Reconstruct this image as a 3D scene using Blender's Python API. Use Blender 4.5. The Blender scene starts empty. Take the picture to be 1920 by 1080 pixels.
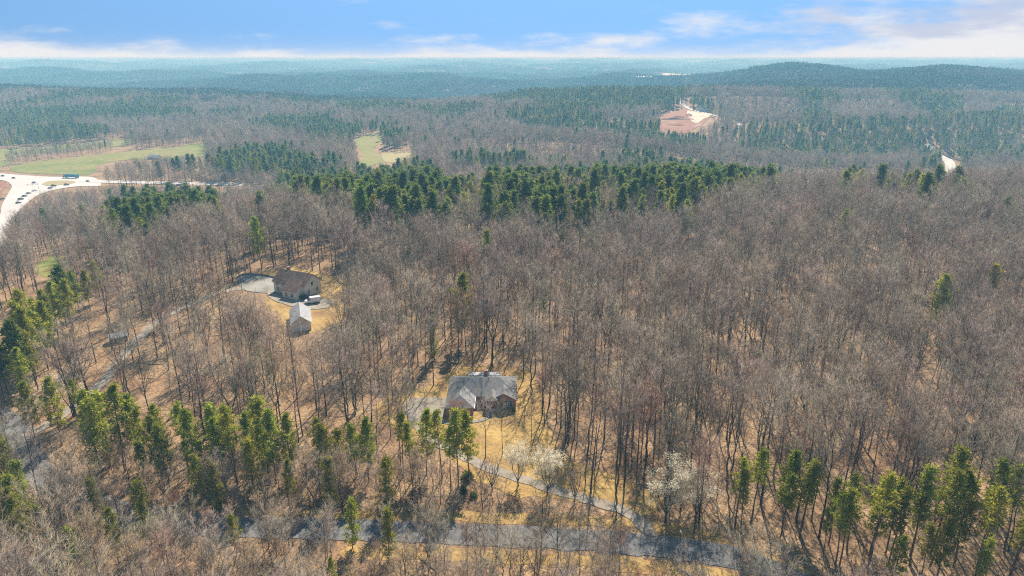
import bpy, bmesh, math, random
import numpy as np
from mathutils import Vector, Matrix
R = math.radians
scene = bpy.context.scene
COL = scene.collection

# ------------------------------------------------------------------ camera, world, sun, exposure
SUN_AZ, SUN_EL = R(11.3), R(44)          # azimuth measured from +Y towards +X
cam_d = bpy.data.cameras.new('camera'); cam = bpy.data.objects.new('camera', cam_d); COL.objects.link(cam)
cam.location = (0, 0, 85.0); cam.rotation_euler = (R(90 - 18.65), 0, 0)
cam_d.sensor_width = 36; cam_d.lens = 24; cam_d.clip_start = 1; cam_d.clip_end = 60000
scene.camera = cam

world = bpy.data.worlds.new('World'); scene.world = world; world.use_nodes = True
wt = world.node_tree; wt.nodes.clear()
def wn(t, **k):
    n = wt.nodes.new(t)
    for a, b in k.items(): setattr(n, a, b)
    return n
def wmath(op, a, b=None, c=None, clamp=False):
    n = wn('ShaderNodeMath', operation=op, use_clamp=clamp)
    for i, v in enumerate((a, b, c)):
        if v is None: continue
        if isinstance(v, (int, float)): n.inputs[i].default_value = v
        else: wt.links.new(v, n.inputs[i])
    return n.outputs[0]
def wsst(v, a, b):
    n = wn('ShaderNodeMapRange', interpolation_type='SMOOTHSTEP'); wt.links.new(v, n.inputs[0])
    n.inputs[1].default_value = a; n.inputs[2].default_value = b
    return n.outputs[0]
def wmix(f, a, b):
    n = wn('ShaderNodeMix', data_type='RGBA')
    if isinstance(f, float): n.inputs[0].default_value = f
    else: wt.links.new(f, n.inputs[0])
    for s, v in ((6, a), (7, b)):
        if isinstance(v, tuple): n.inputs[s].default_value = (*v, 1)
        else: wt.links.new(v, n.inputs[s])
    return n.outputs[2]
tc = wn('ShaderNodeTexCoord'); sep = wn('ShaderNodeSeparateXYZ'); wt.links.new(tc.outputs['Generated'], sep.inputs[0])
dx, dy, dz = sep.outputs
zp = wmath('MAXIMUM', dz, 0.0)
lift = wmath('MULTIPLY', wmath('POWER', 2.718, wmath('MULTIPLY', zp, -3.2)), 0.62)
comb = wn('ShaderNodeCombineXYZ'); wt.links.new(dx, comb.inputs[0]); wt.links.new(dy, comb.inputs[1]); wt.links.new(wmath('ADD', zp, lift), comb.inputs[2])
nrm = wn('ShaderNodeVectorMath', operation='NORMALIZE'); wt.links.new(comb.outputs[0], nrm.inputs[0])
sky = wn('ShaderNodeTexSky', sky_type='NISHITA', sun_disc=False, sun_elevation=SUN_EL, sun_rotation=SUN_AZ, altitude=300, air_density=1.0, dust_density=0.0, ozone_density=1.6)
wt.links.new(nrm.outputs[0], sky.inputs[0])
# clouds: low banks along the horizon, a large heap to the north-east
az = wmath('ARCTAN2', dx, dy)
def cnoise(sx, sz, scale, detail, off):
    c = wn('ShaderNodeCombineXYZ')
    wt.links.new(wmath('MULTIPLY', dx, sx), c.inputs[0]); wt.links.new(wmath('MULTIPLY', dy, sx), c.inputs[1]); wt.links.new(wmath('MULTIPLY_ADD', dz, sz, off), c.inputs[2])
    n = wn('ShaderNodeTexNoise'); n.inputs['Scale'].default_value = scale; n.inputs['Detail'].default_value = detail; n.inputs['Roughness'].default_value = 0.55
    wt.links.new(c.outputs[0], n.inputs['Vector']); return n.outputs['Fac']
n1 = cnoise(1, 4.5, 6.0, 6, 3.1)
n2 = cnoise(1, 3.5, 14.0, 5, 9.7)
n3 = cnoise(1, 4, 8.0, 5, 5.3)
low = wmath('POWER', 2.718, wmath('MULTIPLY', zp, -55.0))
glow = wmath('MULTIPLY', wmath('POWER', 2.718, wmath('MULTIPLY', zp, -110.0)), 0.85)
heap = wmath('MULTIPLY', wmath('MULTIPLY', wsst(az, R(14), R(27)), wmath('SUBTRACT', 1.0, wsst(az, R(70), R(120)))), wmath('SUBTRACT', 1.0, wsst(dz, 0.12, 0.3)))
cov = wmath('ADD', wmath('ADD', n1, wmath('MULTIPLY', low, 0.27)), wmath('MULTIPLY', heap, 0.20))
cov = wmath('ADD', cov, wmath('MULTIPLY', wmath('SUBTRACT', n2, 0.5), 0.32))
cmask = wmath('MULTIPLY', wsst(cov, 0.56, 0.84), 0.95)
shade = wsst(wmath('SUBTRACT', n3, wmath('MULTIPLY', low, 0.5)), 0.30, 0.52)
ccol = wmix(wmath('MULTIPLY', shade, heap), (5.4, 5.35, 5.4), (3.6, 3.9, 4.8))
tint = wn('ShaderNodeMix', data_type='RGBA', blend_type='MULTIPLY'); tint.inputs[0].default_value = 1; wt.links.new(sky.outputs[0], tint.inputs[6]); tint.inputs[7].default_value = (0.90, 1.10, 1.08, 1)
skyc = wmix(glow, wmix(cmask, tint.outputs[2], ccol), (5.4, 5.35, 5.3))
bg = wn('ShaderNodeBackground'); wt.links.new(skyc, bg.inputs[0]); bg.inputs[1].default_value = 0.085
out = wn('ShaderNodeOutputWorld'); wt.links.new(bg.outputs[0], out.inputs[0])

sun_d = bpy.data.lights.new('sun', 'SUN'); sun_d.energy = 4.9; sun_d.angle = R(0.6); sun_d.color = (1.0, 0.93, 0.82)
sun = bpy.data.objects.new('sun', sun_d); COL.objects.link(sun); sun.location = (0, 0, 300)
sdir = Vector((math.sin(SUN_AZ) * math.cos(SUN_EL), math.cos(SUN_AZ) * math.cos(SUN_EL), math.sin(SUN_EL)))
sun.rotation_euler = sdir.to_track_quat('Z', 'Y').to_euler()
scene.view_settings.view_transform = 'Standard'; scene.view_settings.look = 'None'; scene.view_settings.gamma = 1
scene.view_settings.exposure = 0.95
scene.view_settings.use_curve_mapping = False
cy = scene.cycles
cy.max_bounces = 4; cy.diffuse_bounces = 2; cy.glossy_bounces = 2; cy.transmission_bounces = 2; cy.volume_bounces = 1; cy.transparent_max_bounces = 8
cy.filter_width = 1.15
cy.use_denoising = False; cy.sample_clamp_indirect = 5

# ------------------------------------------------------------------ terrain
def sst(a, b, t):
    t = np.clip((t - a) / (b - a), 0, 1); return t * t * (3 - 2 * t)
_r = np.random.RandomState(5)
_W = [(w, _r.uniform(0, 6.283), _r.uniform(0, 6.283), w ** 0.55) for w in (2600, 2100, 1700, 1300, 1050, 800, 640, 500, 410, 330)]
_WN = sum(w[3] for w in _W)
def rolling(x, y):
    s = 0
    for w, a, p, am in _W: s = s + am * np.sin((x * math.cos(a) + y * math.sin(a)) * 6.283 / w + p)
    return s / _WN * 2.2
def height(x, y):
    x = np.asarray(x, float); y = np.asarray(y, float)
    yp = y + 0.45 * np.maximum(0, -x - 60) - 0.15 * np.clip(x, 0, 400)
    z = -36 + 36 * (1 - sst(300, 660, yp))
    z = z + 1.2 * np.sin(x / 47 + 1) * np.sin(y / 61) * sst(60, 140, np.hypot(x, y - 150))
    z = z + 84 * np.exp(-((y - 2000 - 0.12 * x) / 650) ** 2) * sst(100, 1150, x)
    z = z + 34 * np.exp(-((y - 1500) / 330) ** 2) * np.exp(-((x - 250) / 420) ** 2)
    z = z + 30 * np.exp(-((y - 1650) / 330) ** 2) * np.exp(-((x + 1000) / 600) ** 2)
    z = z - 20 * sst(90, 330, x) * np.exp(-((y - 800) / 210) ** 2)
    z = z + 9 * np.sin((y + 0.25 * x) / 50 + 1.3 * np.sin(x / 210) + 1.0) * sst(700, 820, y) * (1 - sst(1500, 2000, y)) * sst(-130, 60, x) * (1 - np.exp(-((x - 300) / 110) ** 2 - ((y - 1220) / 150) ** 2))
    d = np.hypot(x, y)
    z = z + rolling(x, y) * (34 * sst(1300, 2600, d))
    z = z + 44 * sst(3500, 12000, d) + 17 * sst(3800, 6000, d) * rolling(y * 0.7 + 900, x * 1.3)
    z = np.where(z > 38, 38 + 22 * np.tanh((z - 38) / 22), z)
    return z
def hz(x, y): return float(height(x, y))
def vnoise(x, y, w, seed=0):
    """smooth pseudo-noise in -1..1"""
    r = np.random.RandomState(seed); s = 0
    for i in range(5):
        a = r.uniform(0, 6.283); k = 6.283 / (w * r.uniform(0.6, 1.6))
        s = s + np.sin((x * math.cos(a) + y * math.sin(a)) * k + r.uniform(0, 6.283))
    return s / 3.2

# ------------------------------------------------------------------ helpers
def tag(o, label=None, cat=None, group=None, kind=None):
    if label: o['label'] = label
    if cat: o['category'] = cat
    if group: o['group'] = group
    if kind: o['kind'] = kind
    return o
def link(name, data, parent=None, loc=(0, 0, 0), rz=0.0, scale=None):
    o = bpy.data.objects.new(name, data); COL.objects.link(o)
    o.location = loc; o.rotation_euler = (0, 0, rz)
    if scale: o.scale = scale if isinstance(scale, tuple) else (scale,) * 3
    if parent: o.parent = parent
    return o
def mesh_np(name, V, F, mats, smooth=False, fmat=None):
    """V (n,3) array, F list of arrays of faces (k, nverts)"""
    me = bpy.data.meshes.new(name)
    V = np.asarray(V, np.float32); nl = sum(f.size for f in F); nf = sum(len(f) for f in F)
    me.vertices.add(len(V)); me.vertices.foreach_set('co', V.ravel())
    me.loops.add(nl); me.loops.foreach_set('vertex_index', np.concatenate([np.asarray(f, np.int32).ravel() for f in F]))
    me.polygons.add(nf)
    tot = np.concatenate([np.full(len(f), f.shape[1], np.int32) for f in F])
    st = np.concatenate([[0], np.cumsum(tot)[:-1]]).astype(np.int32)
    me.polygons.foreach_set('loop_start', st); me.polygons.foreach_set('loop_total', tot)
    if fmat is not None: me.polygons.foreach_set('material_index', np.asarray(fmat, np.int32))
    if smooth: me.polygons.foreach_set('use_smooth', np.ones(nf, bool))
    for m in mats: me.materials.append(m)
    me.update(calc_edges=True); return me
def poly_mesh(name, V, F, mat, smooth=False):
    me = bpy.data.meshes.new(name); me.from_pydata(V, [], F); me.materials.append(mat)
    bm = bmesh.new(); bm.from_mesh(me); bmesh.ops.recalc_face_normals(bm, faces=bm.faces); bm.to_mesh(me); bm.free()
    if smooth:
        for p in me.polygons: p.use_smooth = True
    me.update(); return me
def boxes(name, L, mat, parent=None, bevel=0.0):
    """L: list of (x0,x1,y0,y1,z0,z1) joined into one mesh"""
    bm = bmesh.new()
    for x0, x1, y0, y1, z0, z1 in L:
        v = [bm.verts.new(p) for p in ((x0, y0, z0), (x1, y0, z0), (x1, y1, z0), (x0, y1, z0), (x0, y0, z1), (x1, y0, z1), (x1, y1, z1), (x0, y1, z1))]
        for f in ((3, 2, 1, 0), (4, 5, 6, 7), (0, 1, 5, 4), (1, 2, 6, 5), (2, 3, 7, 6), (3, 0, 4, 7)): bm.faces.new([v[i] for i in f])
    if bevel: bmesh.ops.bevel(bm, geom=bm.edges[:], offset=bevel, segments=2, affect='EDGES')
    me = bpy.data.meshes.new(name); bm.to_mesh(me); bm.free(); me.materials.append(mat)
    return link(name, me, parent)
def prism(name, prof, axis, a, b, mat, parent=None, bevel=0.0):
    """extrude the 2D profile along axis ('x' or 'y') from a to b; profile points are (other horizontal, z)"""
    V = []
    for c in (a, b):
        for p, z in prof: V.append((c, p, z) if axis == 'x' else (p, c, z))
    n = len(prof); F = [list(range(n))[::-1], list(range(n, 2 * n))] + [[i, (i + 1) % n, n + (i + 1) % n, n + i] for i in range(n)]
    me = poly_mesh(name, V, F, mat)
    if bevel:
        bm = bmesh.new(); bm.from_mesh(me); bmesh.ops.bevel(bm, geom=bm.edges[:], offset=bevel, segments=2, affect='EDGES'); bm.to_mesh(me); bm.free()
    return link(name, me, parent)
def slab(name, quad, th, mat, parent=None):
    """a thick plate: planar polygon with thickness th downwards"""
    n = len(quad); V = [tuple(p) for p in quad] + [(p[0], p[1], p[2] - th) for p in quad]
    F = [list(range(n)), list(range(n, 2 * n))[::-1]] + [[i, n + i, n + (i + 1) % n, (i + 1) % n] for i in range(n)]
    return link(name, poly_mesh(name, V, F, mat), parent)
def in_poly(x, y, poly):
    x = np.asarray(x); y = np.asarray(y); c = np.zeros(x.shape, bool); n = len(poly)
    for i in range(n):
        x1, y1 = poly[i]; x2, y2 = poly[(i + 1) % n]
        if y1 == y2: continue
        t = ((y1 > y) != (y2 > y)) & (x < (x2 - x1) * (y - y1) / (y2 - y1) + x1); c ^= t
    return c
def line_dist(x, y, pts):
    x = np.asarray(x, float); y = np.asarray(y, float); d = np.full(x.shape, 1e9)
    for (x1, y1), (x2, y2) in zip(pts[:-1], pts[1:]):
        ux, uy = x2 - x1, y2 - y1; L2 = ux * ux + uy * uy + 1e-9
        t = np.clip(((x - x1) * ux + (y - y1) * uy) / L2, 0, 1)
        d = np.minimum(d, np.hypot(x - x1 - t * ux, y - y1 - t * uy))
    return d
def catmull(pts, step):
    P = [Vector(p) for p in pts]; P = [P[0] * 2 - P[1]] + P + [P[-1] * 2 - P[-2]]; out = []
    for i in range(1, len(P) - 2):
        n = max(2, int((P[i + 1] - P[i]).length / step))
        for k in range(n):
            t = k / n; a, b, c, d = P[i - 1], P[i], P[i + 1], P[i + 2]
            out.append(0.5 * ((2 * b) + (c - a) * t + (2 * a - 5 * b + 4 * c - d) * t * t + (3 * b - a - 3 * c + d) * t ** 3))
    out.append(P[-2]); return [(p.x, p.y) for p in out]

# ------------------------------------------------------------------ materials
def mat(name, stops, scale=1.0, detail=4, rough=0.9, rand=0.0, spec=0.2, transl=0.0, coord='pos', bump=0.0, metal=0.0, hue=0.0, stops2=None, scale2=1.0, dist=0.0):
    """procedural: a colour ramp over noise in world or object space; rand = brightness change per object"""
    m = bpy.data.materials.new(name); m.use_nodes = True; t = m.node_tree; N = t.nodes; L = t.links
    b = N['Principled BSDF']; b.inputs['Roughness'].default_value = rough; b.inputs['Metallic'].default_value = metal
    b.inputs['Specular IOR Level'].default_value = spec
    if coord == 'pos': g = N.new('ShaderNodeNewGeometry').outputs['Position']
    else: g = N.new('ShaderNodeTexCoord').outputs['Object']
    def ramp(st, sc):
        nz = N.new('ShaderNodeTexNoise'); nz.inputs['Scale'].default_value = sc; nz.inputs['Detail'].default_value = detail; nz.inputs['Roughness'].default_value = 0.6; nz.inputs['Distortion'].default_value = dist
        L.new(g, nz.inputs['Vector'])
        r = N.new('ShaderNodeValToRGB'); L.new(nz.outputs['Fac'], r.inputs[0]); e = r.color_ramp.elements
        lo, hi = 0.32, 0.68
        for i, c in enumerate(st):
            p = lo + (hi - lo) * i / max(1, len(st) - 1)
            if i < 2: el = e[i]; el.position = p
            else: el = e.new(p)
            el.color = (*c, 1)
        return r.outputs[0], nz.outputs['Fac']
    if len(stops) == 1: stops = [stops[0], tuple(c * 0.85 for c in stops[0])]
    col, fac = ramp(stops, scale)
    if stops2:
        col2, _ = ramp(stops2, scale2)
        mx = N.new('ShaderNodeMix'); mx.data_type = 'RGBA'; mx.blend_type = 'MULTIPLY'; mx.inputs[0].default_value = 1
        L.new(col, mx.inputs[6]); L.new(col2, mx.inputs[7]); col = mx.outputs[2]
    if rand or hue:
        oi = N.new('ShaderNodeObjectInfo'); hs = N.new('ShaderNodeHueSaturation'); mr = N.new('ShaderNodeMapRange')
        L.new(oi.outputs['Random'], mr.inputs[0]); mr.inputs[3].default_value = 1 - rand; mr.inputs[4].default_value = 1 + rand
        L.new(mr.outputs[0], hs.inputs['Value'])
        if hue:
            w = N.new('ShaderNodeMath'); w.operation = 'MULTIPLY'; w.inputs[1].default_value = 7.31; L.new(oi.outputs['Random'], w.inputs[0])
            fr = N.new('ShaderNodeMath'); fr.operation = 'FRACT'; L.new(w.outputs[0], fr.inputs[0])
            m2 = N.new('ShaderNodeMapRange'); L.new(fr.outputs[0], m2.inputs[0]); m2.inputs[3].default_value = 0.5 - hue; m2.inputs[4].default_value = 0.5 + hue
            L.new(m2.outputs[0], hs.inputs['Hue'])
        L.new(col, hs.inputs['Color']); col = hs.outputs[0]
    L.new(col, b.inputs['Base Color'])
    if bump:
        bn = N.new('ShaderNodeBump'); bn.inputs['Strength'].default_value = bump; bn.inputs['Distance'].default_value = 0.05
        L.new(fac, bn.inputs['Height']); L.new(bn.outputs[0], b.inputs['Normal'])
    if transl:
        tr = N.new('ShaderNodeBsdfTranslucent'); L.new(col, tr.inputs[0]); ms = N.new('ShaderNodeMixShader'); ms.inputs[0].default_value = transl
        L.new(b.outputs[0], ms.inputs[1]); L.new(tr.outputs[0], ms.inputs[2]); L.new(ms.outputs[0], N['Material Output'].inputs[0])
    return m
M = {}
M['litter'] = mat('leaf_litter', [(0.145, 0.085, 0.047), (0.25, 0.153, 0.08), (0.31, 0.21, 0.115), (0.23, 0.118, 0.057)], 0.05, 9, stops2=[(0.30, 0.29, 0.28), (0.95, 0.92, 0.88), (1.45, 1.4, 1.3)], scale2=1.7, bump=0.6)
M['lawn'] = mat('dormant_lawn', [(0.24, 0.14, 0.065), (0.33, 0.21, 0.075), (0.41, 0.27, 0.09), (0.46, 0.315, 0.115)], 0.11, 9, stops2=[(0.62, 0.6, 0.55), (1.12, 1.1, 1.05)], scale2=1.3, bump=0.3)
M['field'] = mat('green_field', [(0.13, 0.145, 0.03), (0.17, 0.185, 0.035), (0.22, 0.19, 0.055), (0.145, 0.16, 0.03)], 0.018, 8, stops2=[(0.8, 0.8, 0.75), (1.15, 1.15, 1.1)], scale2=0.15)
M['field_dry'] = mat('dry_field', [(0.34, 0.25, 0.13), (0.27, 0.24, 0.09)], 0.02, 6)
M['asphalt'] = mat('old_asphalt', [(0.115, 0.11, 0.105), (0.185, 0.178, 0.168)], 0.8, 8, stops2=[(0.8, 0.8, 0.8), (1.1, 1.1, 1.1)], scale2=0.12)
M['gravel'] = mat('gravel', [(0.24, 0.20, 0.155), (0.34, 0.295, 0.235)], 1.2, 8, stops2=[(0.7, 0.68, 0.62), (1.1, 1.1, 1.1)], scale2=0.2, bump=0.4)
M['concrete'] = mat('concrete', [(0.13, 0.115, 0.085), (0.24, 0.23, 0.195), (0.31, 0.29, 0.24)], 0.16, 9, dist=0.6)
M['new_street'] = mat('pale_new_street', [(0.44, 0.42, 0.37), (0.54, 0.51, 0.45)], 0.3, 6)
M['highway'] = mat('worn_highway', [(0.44, 0.40, 0.36), (0.52, 0.48, 0.43)], 0.05, 6)
M['clay'] = mat('red_clay', [(0.19, 0.065, 0.035), (0.28, 0.115, 0.06), (0.22, 0.10, 0.055), (0.36, 0.23, 0.15)], 0.035, 9, dist=1.0)
M['clay_pale'] = mat('pale_graded_soil', [(0.40, 0.25, 0.15), (0.56, 0.43, 0.30), (0.64, 0.54, 0.42)], 0.04, 9, dist=1.0)
M['bark'] = mat('dark_bark', [(0.045, 0.034, 0.027), (0.09, 0.07, 0.056)], 3, 3, rand=0.3, coord='obj')
M['bark_pale'] = mat('pale_bark', [(0.20, 0.17, 0.14), (0.30, 0.26, 0.22)], 3, 3, rand=0.25, coord='obj')
M['twig'] = mat('bare_twigs', [(0.24, 0.185, 0.138), (0.335, 0.265, 0.20)], 0.3, 2, rand=0.42, hue=0.03, coord='obj')
M['twig_pale'] = mat('pale_twigs', [(0.27, 0.22, 0.165), (0.35, 0.285, 0.215)], 0.3, 2, rand=0.25, hue=0.02, coord='obj')
M['twig_red'] = mat('reddish_twigs', [(0.23, 0.135, 0.09), (0.31, 0.195, 0.135)], 0.3, 2, rand=0.35, hue=0.02, coord='obj')
M['pine_bark'] = mat('pine_bark', [(0.10, 0.065, 0.045), (0.16, 0.10, 0.07)], 3, 3, rand=0.2, coord='obj')
M['needles'] = mat('pine_needles', [(0.21, 0.245, 0.03), (0.43, 0.41, 0.055)], 0.7, 2, rand=0.25, hue=0.02, spec=0.0, transl=0.55, coord='obj')
M['needles_dark'] = mat('pine_needles_dark', [(0.11, 0.155, 0.035), (0.24, 0.27, 0.06)], 0.7, 2, rand=0.3, hue=0.02, spec=0.0, transl=0.5, coord='obj')
M['blossom'] = mat('white_blossom', [(0.74, 0.66, 0.47), (0.84, 0.78, 0.61)], 2, 2, transl=0.5, coord='obj')
M['copper'] = mat('copper_leaves', [(0.26, 0.11, 0.06), (0.34, 0.16, 0.09)], 2, 2, rand=0.2, transl=0.4, coord='obj')
M['brush'] = mat('brush_twigs', [(0.21, 0.145, 0.095), (0.34, 0.25, 0.165)], 0.4, 2, rand=0.4, hue=0.025, coord='obj')
M['olive'] = mat('olive_leaves', [(0.10, 0.11, 0.035), (0.16, 0.15, 0.05)], 2, 2, rand=0.3, transl=0.4, coord='obj')
M['shingle'] = mat('grey_shingles', [(0.085, 0.083, 0.08), (0.17, 0.165, 0.155)], 0.9, 8, rough=0.6, spec=0.5, coord='obj')  # dark mottle puts the shadow texture of the trees into the shingle colour
M['shingle_brown'] = mat('brown_shingles', [(0.10, 0.064, 0.05), (0.21, 0.14, 0.105)], 0.5, 8, rough=0.75, coord='obj')
M['brick'] = mat('dark_red_brick', [(0.30, 0.165, 0.125), (0.43, 0.27, 0.21)], 5, 4, coord='obj')
M['white'] = mat('white_paint', [(0.78, 0.77, 0.74)], 1, 2, rough=0.5, coord='obj')
M['cream'] = mat('cream_siding', [(0.60, 0.56, 0.48), (0.68, 0.64, 0.55)], 0.8, 3, coord='obj')
M['metal_roof'] = mat('white_metal_roof', [(0.24, 0.24, 0.25), (0.40, 0.40, 0.39)], 0.9, 4, rough=0.45, spec=0.5, coord='obj')
M['glass'] = mat('window_glass', [(0.04, 0.05, 0.06)], 1, 2, rough=0.08, spec=0.8, coord='obj')
M['dark'] = mat('dark_rubber', [(0.02, 0.02, 0.02)], 1, 2, rough=0.8, coord='obj')
M['steel'] = mat('grey_steel', [(0.35, 0.36, 0.37)], 1, 2, rough=0.4, metal=0.6, coord='obj')
M['car_black'] = mat('black_car_paint', [(0.02, 0.022, 0.025)], 1, 2, rough=0.25, spec=0.6, coord='obj')
M['car_white'] = mat('white_car_paint', [(0.75, 0.75, 0.75)], 1, 2, rough=0.25, spec=0.6, coord='obj')
M['car_grey'] = mat('grey_car_paint', [(0.10, 0.11, 0.12)], 1, 2, rough=0.25, spec=0.6, coord='obj')
M['truck_blue'] = mat('blue_green_trailer', [(0.10, 0.26, 0.34), (0.13, 0.32, 0.40)], 0.5, 2, rough=0.4, coord='obj')
M['lamp_red'] = mat('red_lens', [(0.4, 0.03, 0.02)], 1, 2, rough=0.2, coord='obj')
M['door'] = mat('dark_door', [(0.05, 0.05, 0.06)], 1, 2, rough=0.5, coord='obj')
M['far_wood'] = mat('far_wood_twigs', [(0.13, 0.10, 0.085), (0.19, 0.15, 0.125)], 0.02, 3, rand=0.15, coord='obj')
M['far_pine'] = mat('far_pine_needles', [(0.035, 0.06, 0.022), (0.055, 0.085, 0.03)], 0.05, 3, rand=0.2, coord='obj')

# ------------------------------------------------------------------ the setting: ground, roads, fields
ROAD = [(76,84),(64.5,86),(53.1,90.9),(41.8,99.7),(31.1,102.8),(13.9,105.2),(-6.0,106.7),(-26.3,107.9),(-46.8,108.7),(-59.3,109.5),(-77.0,113.8),(-93.0,120.8),(-107.3,131.3),(-122.2,147.6),(-141.3,158.2),(-175,170)]
DRIVE = [(26.1,104.5),(25.1,109.5),(22.2,113.9),(16.2,117.0),(7.8,121.5),(0.0,125.7),(-7.1,130.4),(-13.4,135.8),(-19.5,141.5),(-23.9,149.0),(-25.4,154.8),(-22.9,158.6)]
DRIVE2 = [(-72,236),(-80,236.5),(-87,240),(-93.6,246.4),(-104.8,248.1),(-111.8,241.2),(-116.2,229.0),(-119.7,216.4),(-119.1,203.0),(-117.8,190.9),(-115.1,179.9),(-113.0,166.8),(-113.9,150.0),(-116.5,143)]
LAWN = [(-24.5,166.2),(-18.9,176.0),(-13.9,180.3),(2.3,179.5),(6.7,171.0),(8.6,157.2),(9.3,143.5),(13.0,131.5),(23.6,125.3),(28.4,120.4),(30.0,116.1),(25.1,111.7),(18.3,114.6),(8.8,117.6),(-1.1,119.4),(-9.3,126.3),(-13.3,132.6),(-17.5,139.7),(-26.1,144.7),(-34,152),(-33,162)]
VERGE = [(-58,114),(-41.2,113.6),(-20.9,113.6),(0.0,113),(16.7,112.2),(34.8,108.6),(50.8,98.5),(52,96),(31.6,106.8),(13.7,109.2),(-6.0,110.4),(-26.0,111.6),(-46,112.4)]
VERGE2 = [(-30,103.8),(-6,102.6),(13.9,101.2),(31,98.8),(41,95.5),(52,87),(46,84),(36,92),(20,97),(0,99),(-30,100.5)]
PAD2 = [(-109.5,260.1),(-108.7,264.0),(-99.7,263.0),(-94.9,259.2),(-88.4,246.8),(-92.2,243.3),(-102.9,247.2)]
YARD2 = [(-92.6,243.4),(-89,231),(-82,222),(-76,212),(-66,206.5),(-59,216),(-53.5,239.2),(-62.9,256.1),(-75.2,265.5),(-90.5,275.3),(-100.6,271.1),(-104.6,266.7)]
YARD3 = [(-213.5,290.8),(-223.7,320.5),(-205.7,304.0),(-193.4,285.6),(-187.9,266.4),(-198.6,272.4)]
HWY = [(-700,800),(-619,779),(-566,755),(-519,738),(-481,728),(-450,726),(-427,703),(-405,668),(-425,666),(-436,652),(-437,626),(-423.3,587.6),(-411.1,561.5),(-394.7,529.8),(-346.7,455.6),(-300,390),(-312,385),(-372.3,475.9),(-414.8,542.7),(-440.3,581.4),(-468,628),(-500,679),(-536,714),(-570,716),(-700,760)]
HWY_ARM = [(-440,702),(-413,693),(-356,690),(-304,692),(-259,687),(-210,670),(-150,640)]
ISLAND = [(-471,681),(-475,699),(-456,701),(-441,688),(-445,678),(-456,670)]
ISLAND2 = [(-570,690),(-532,705),(-511,688),(-488,649),(-466,611),(-500,600),(-560,640)]
F1 = [(-551,758),(-584,800),(-577,840),(-550,877),(-528,911),(-510,958),(-478,985),(-452,1022),(-401,902),(-423,865),(-479,859),(-490,813),(-459,742),(-486,744),(-524,752)]
F2 = [(-803,860),(-795,897),(-675,973),(-649,1015),(-622,1065),(-594,1082),(-572,1045),(-570,992),(-614,946),(-636,894),(-626,854),(-592,800),(-640,795)]
F3 = [(-246,1069),(-233,1126),(-205,1122),(-195,1024),(-192,956),(-168,883),(-150,862),(-165,815),(-180,805),(-196,904),(-222,986)]
F3DIRT = [(-176,920),(-138,941),(-124,900),(-144,840),(-157,848)]
F4 = [(-628,2006),(-698,2576),(-630,2613),(-572,2410),(-564,2078),(-591,1957)]
F5 = [(-688,1541),(-654,1573),(-623,1500),(-652,1472)]
F6 = [(834, 4265), (955, 4576), (1271, 4731), (812, 2937), (666, 2700), (794, 3792)]
SITE = [(238, 1121), (259, 1237), (308, 1348), (332, 1356), (343, 1330), (367, 1306), (348, 1235), (322, 1181), (292, 1125), (278, 1098), (240, 1098)]
SITEPALE = [(332,1334),(364,1297),(353,1256),(329,1214),(312,1181),(310,1229)]
SITEROAD = [(325,1456),(331,1424),(336,1372),(344,1334),(364,1297),(380,1233),(377,1192),(376,1143)]
ROADR = [(506, 798), (537, 839), (591, 924), (612, 964), (616, 984), (610, 1006), (619, 1038)]
PINES = dict(
 PA=[(-225,649),(-165,663),(-137.3,564.9),(-84.8,335.3),(-113.7,360.2),(-198.0,560.3)],
 PB=[(-163,653),(-141,697),(-89,718),(-62,607),(-23.4,371.3),(-24.1,302.5),(-48.5,305.5),(-65.2,292.5),(-88.0,348.4)],
 PD=[(-27.1,578.2),(19,614),(72,662),(127,681),(189,716),(163.6,565.9),(86.2,341.3),(60.0,315.4),(37.6,294.4),(9.2,289.0),(-14.5,303.4)],
 PE=[(126,674),(162,696),(208,726),(225,628),(146.9,402.8),(97.0,331.7),(71.1,320.7)],
 PL=[(-250.0,417.9),(-293.6,532.5),(-260.9,525.9),(-230.6,518.3),(-146.7,330.6),(-160.4,320.7),(-160.5,287.4),(-171.3,286.2)],
 PC=[(-58,755),(24,771),(28,727),(-49,703)],
 PG=[(-323,744),(-297,784),(-242,784),(-179,721),(-190,677),(-249,665),(-293,685)],
 PR=[(236.3,487.8),(247.1,465.1),(253.4,438.1),(255.7,383.6),(256.8,367.2),(213.7,367.7),(210.6,389.3),(193.9,392.4)],
 PF=[(-998,1306),(-870,1337),(-638,1383),(-576,1286),(-717,1240),(-906,1180)],
 PF2=[(-671,2798),(-565,2903),(-353,2774),(-302,2512),(-419,1737)],
 PF3=[(68,2263),(568,2230),(315,1302),(129,1212),(39,1282)],
 PF4=[(347,1084),(647,1118),(569,965),(446,908),(303,896)],
 PF5=[(463,767),(688,934),(950,1308),(632,1090)])
PDENS = dict(PA=0.85, PB=0.55, PD=0.40, PE=0.7, PL=0.75, PC=0.5, PG=0.7, PR=0.22, PF=0.75, PF2=0.9, PF3=0.7, PF4=0.5, PF5=0.5)

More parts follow.
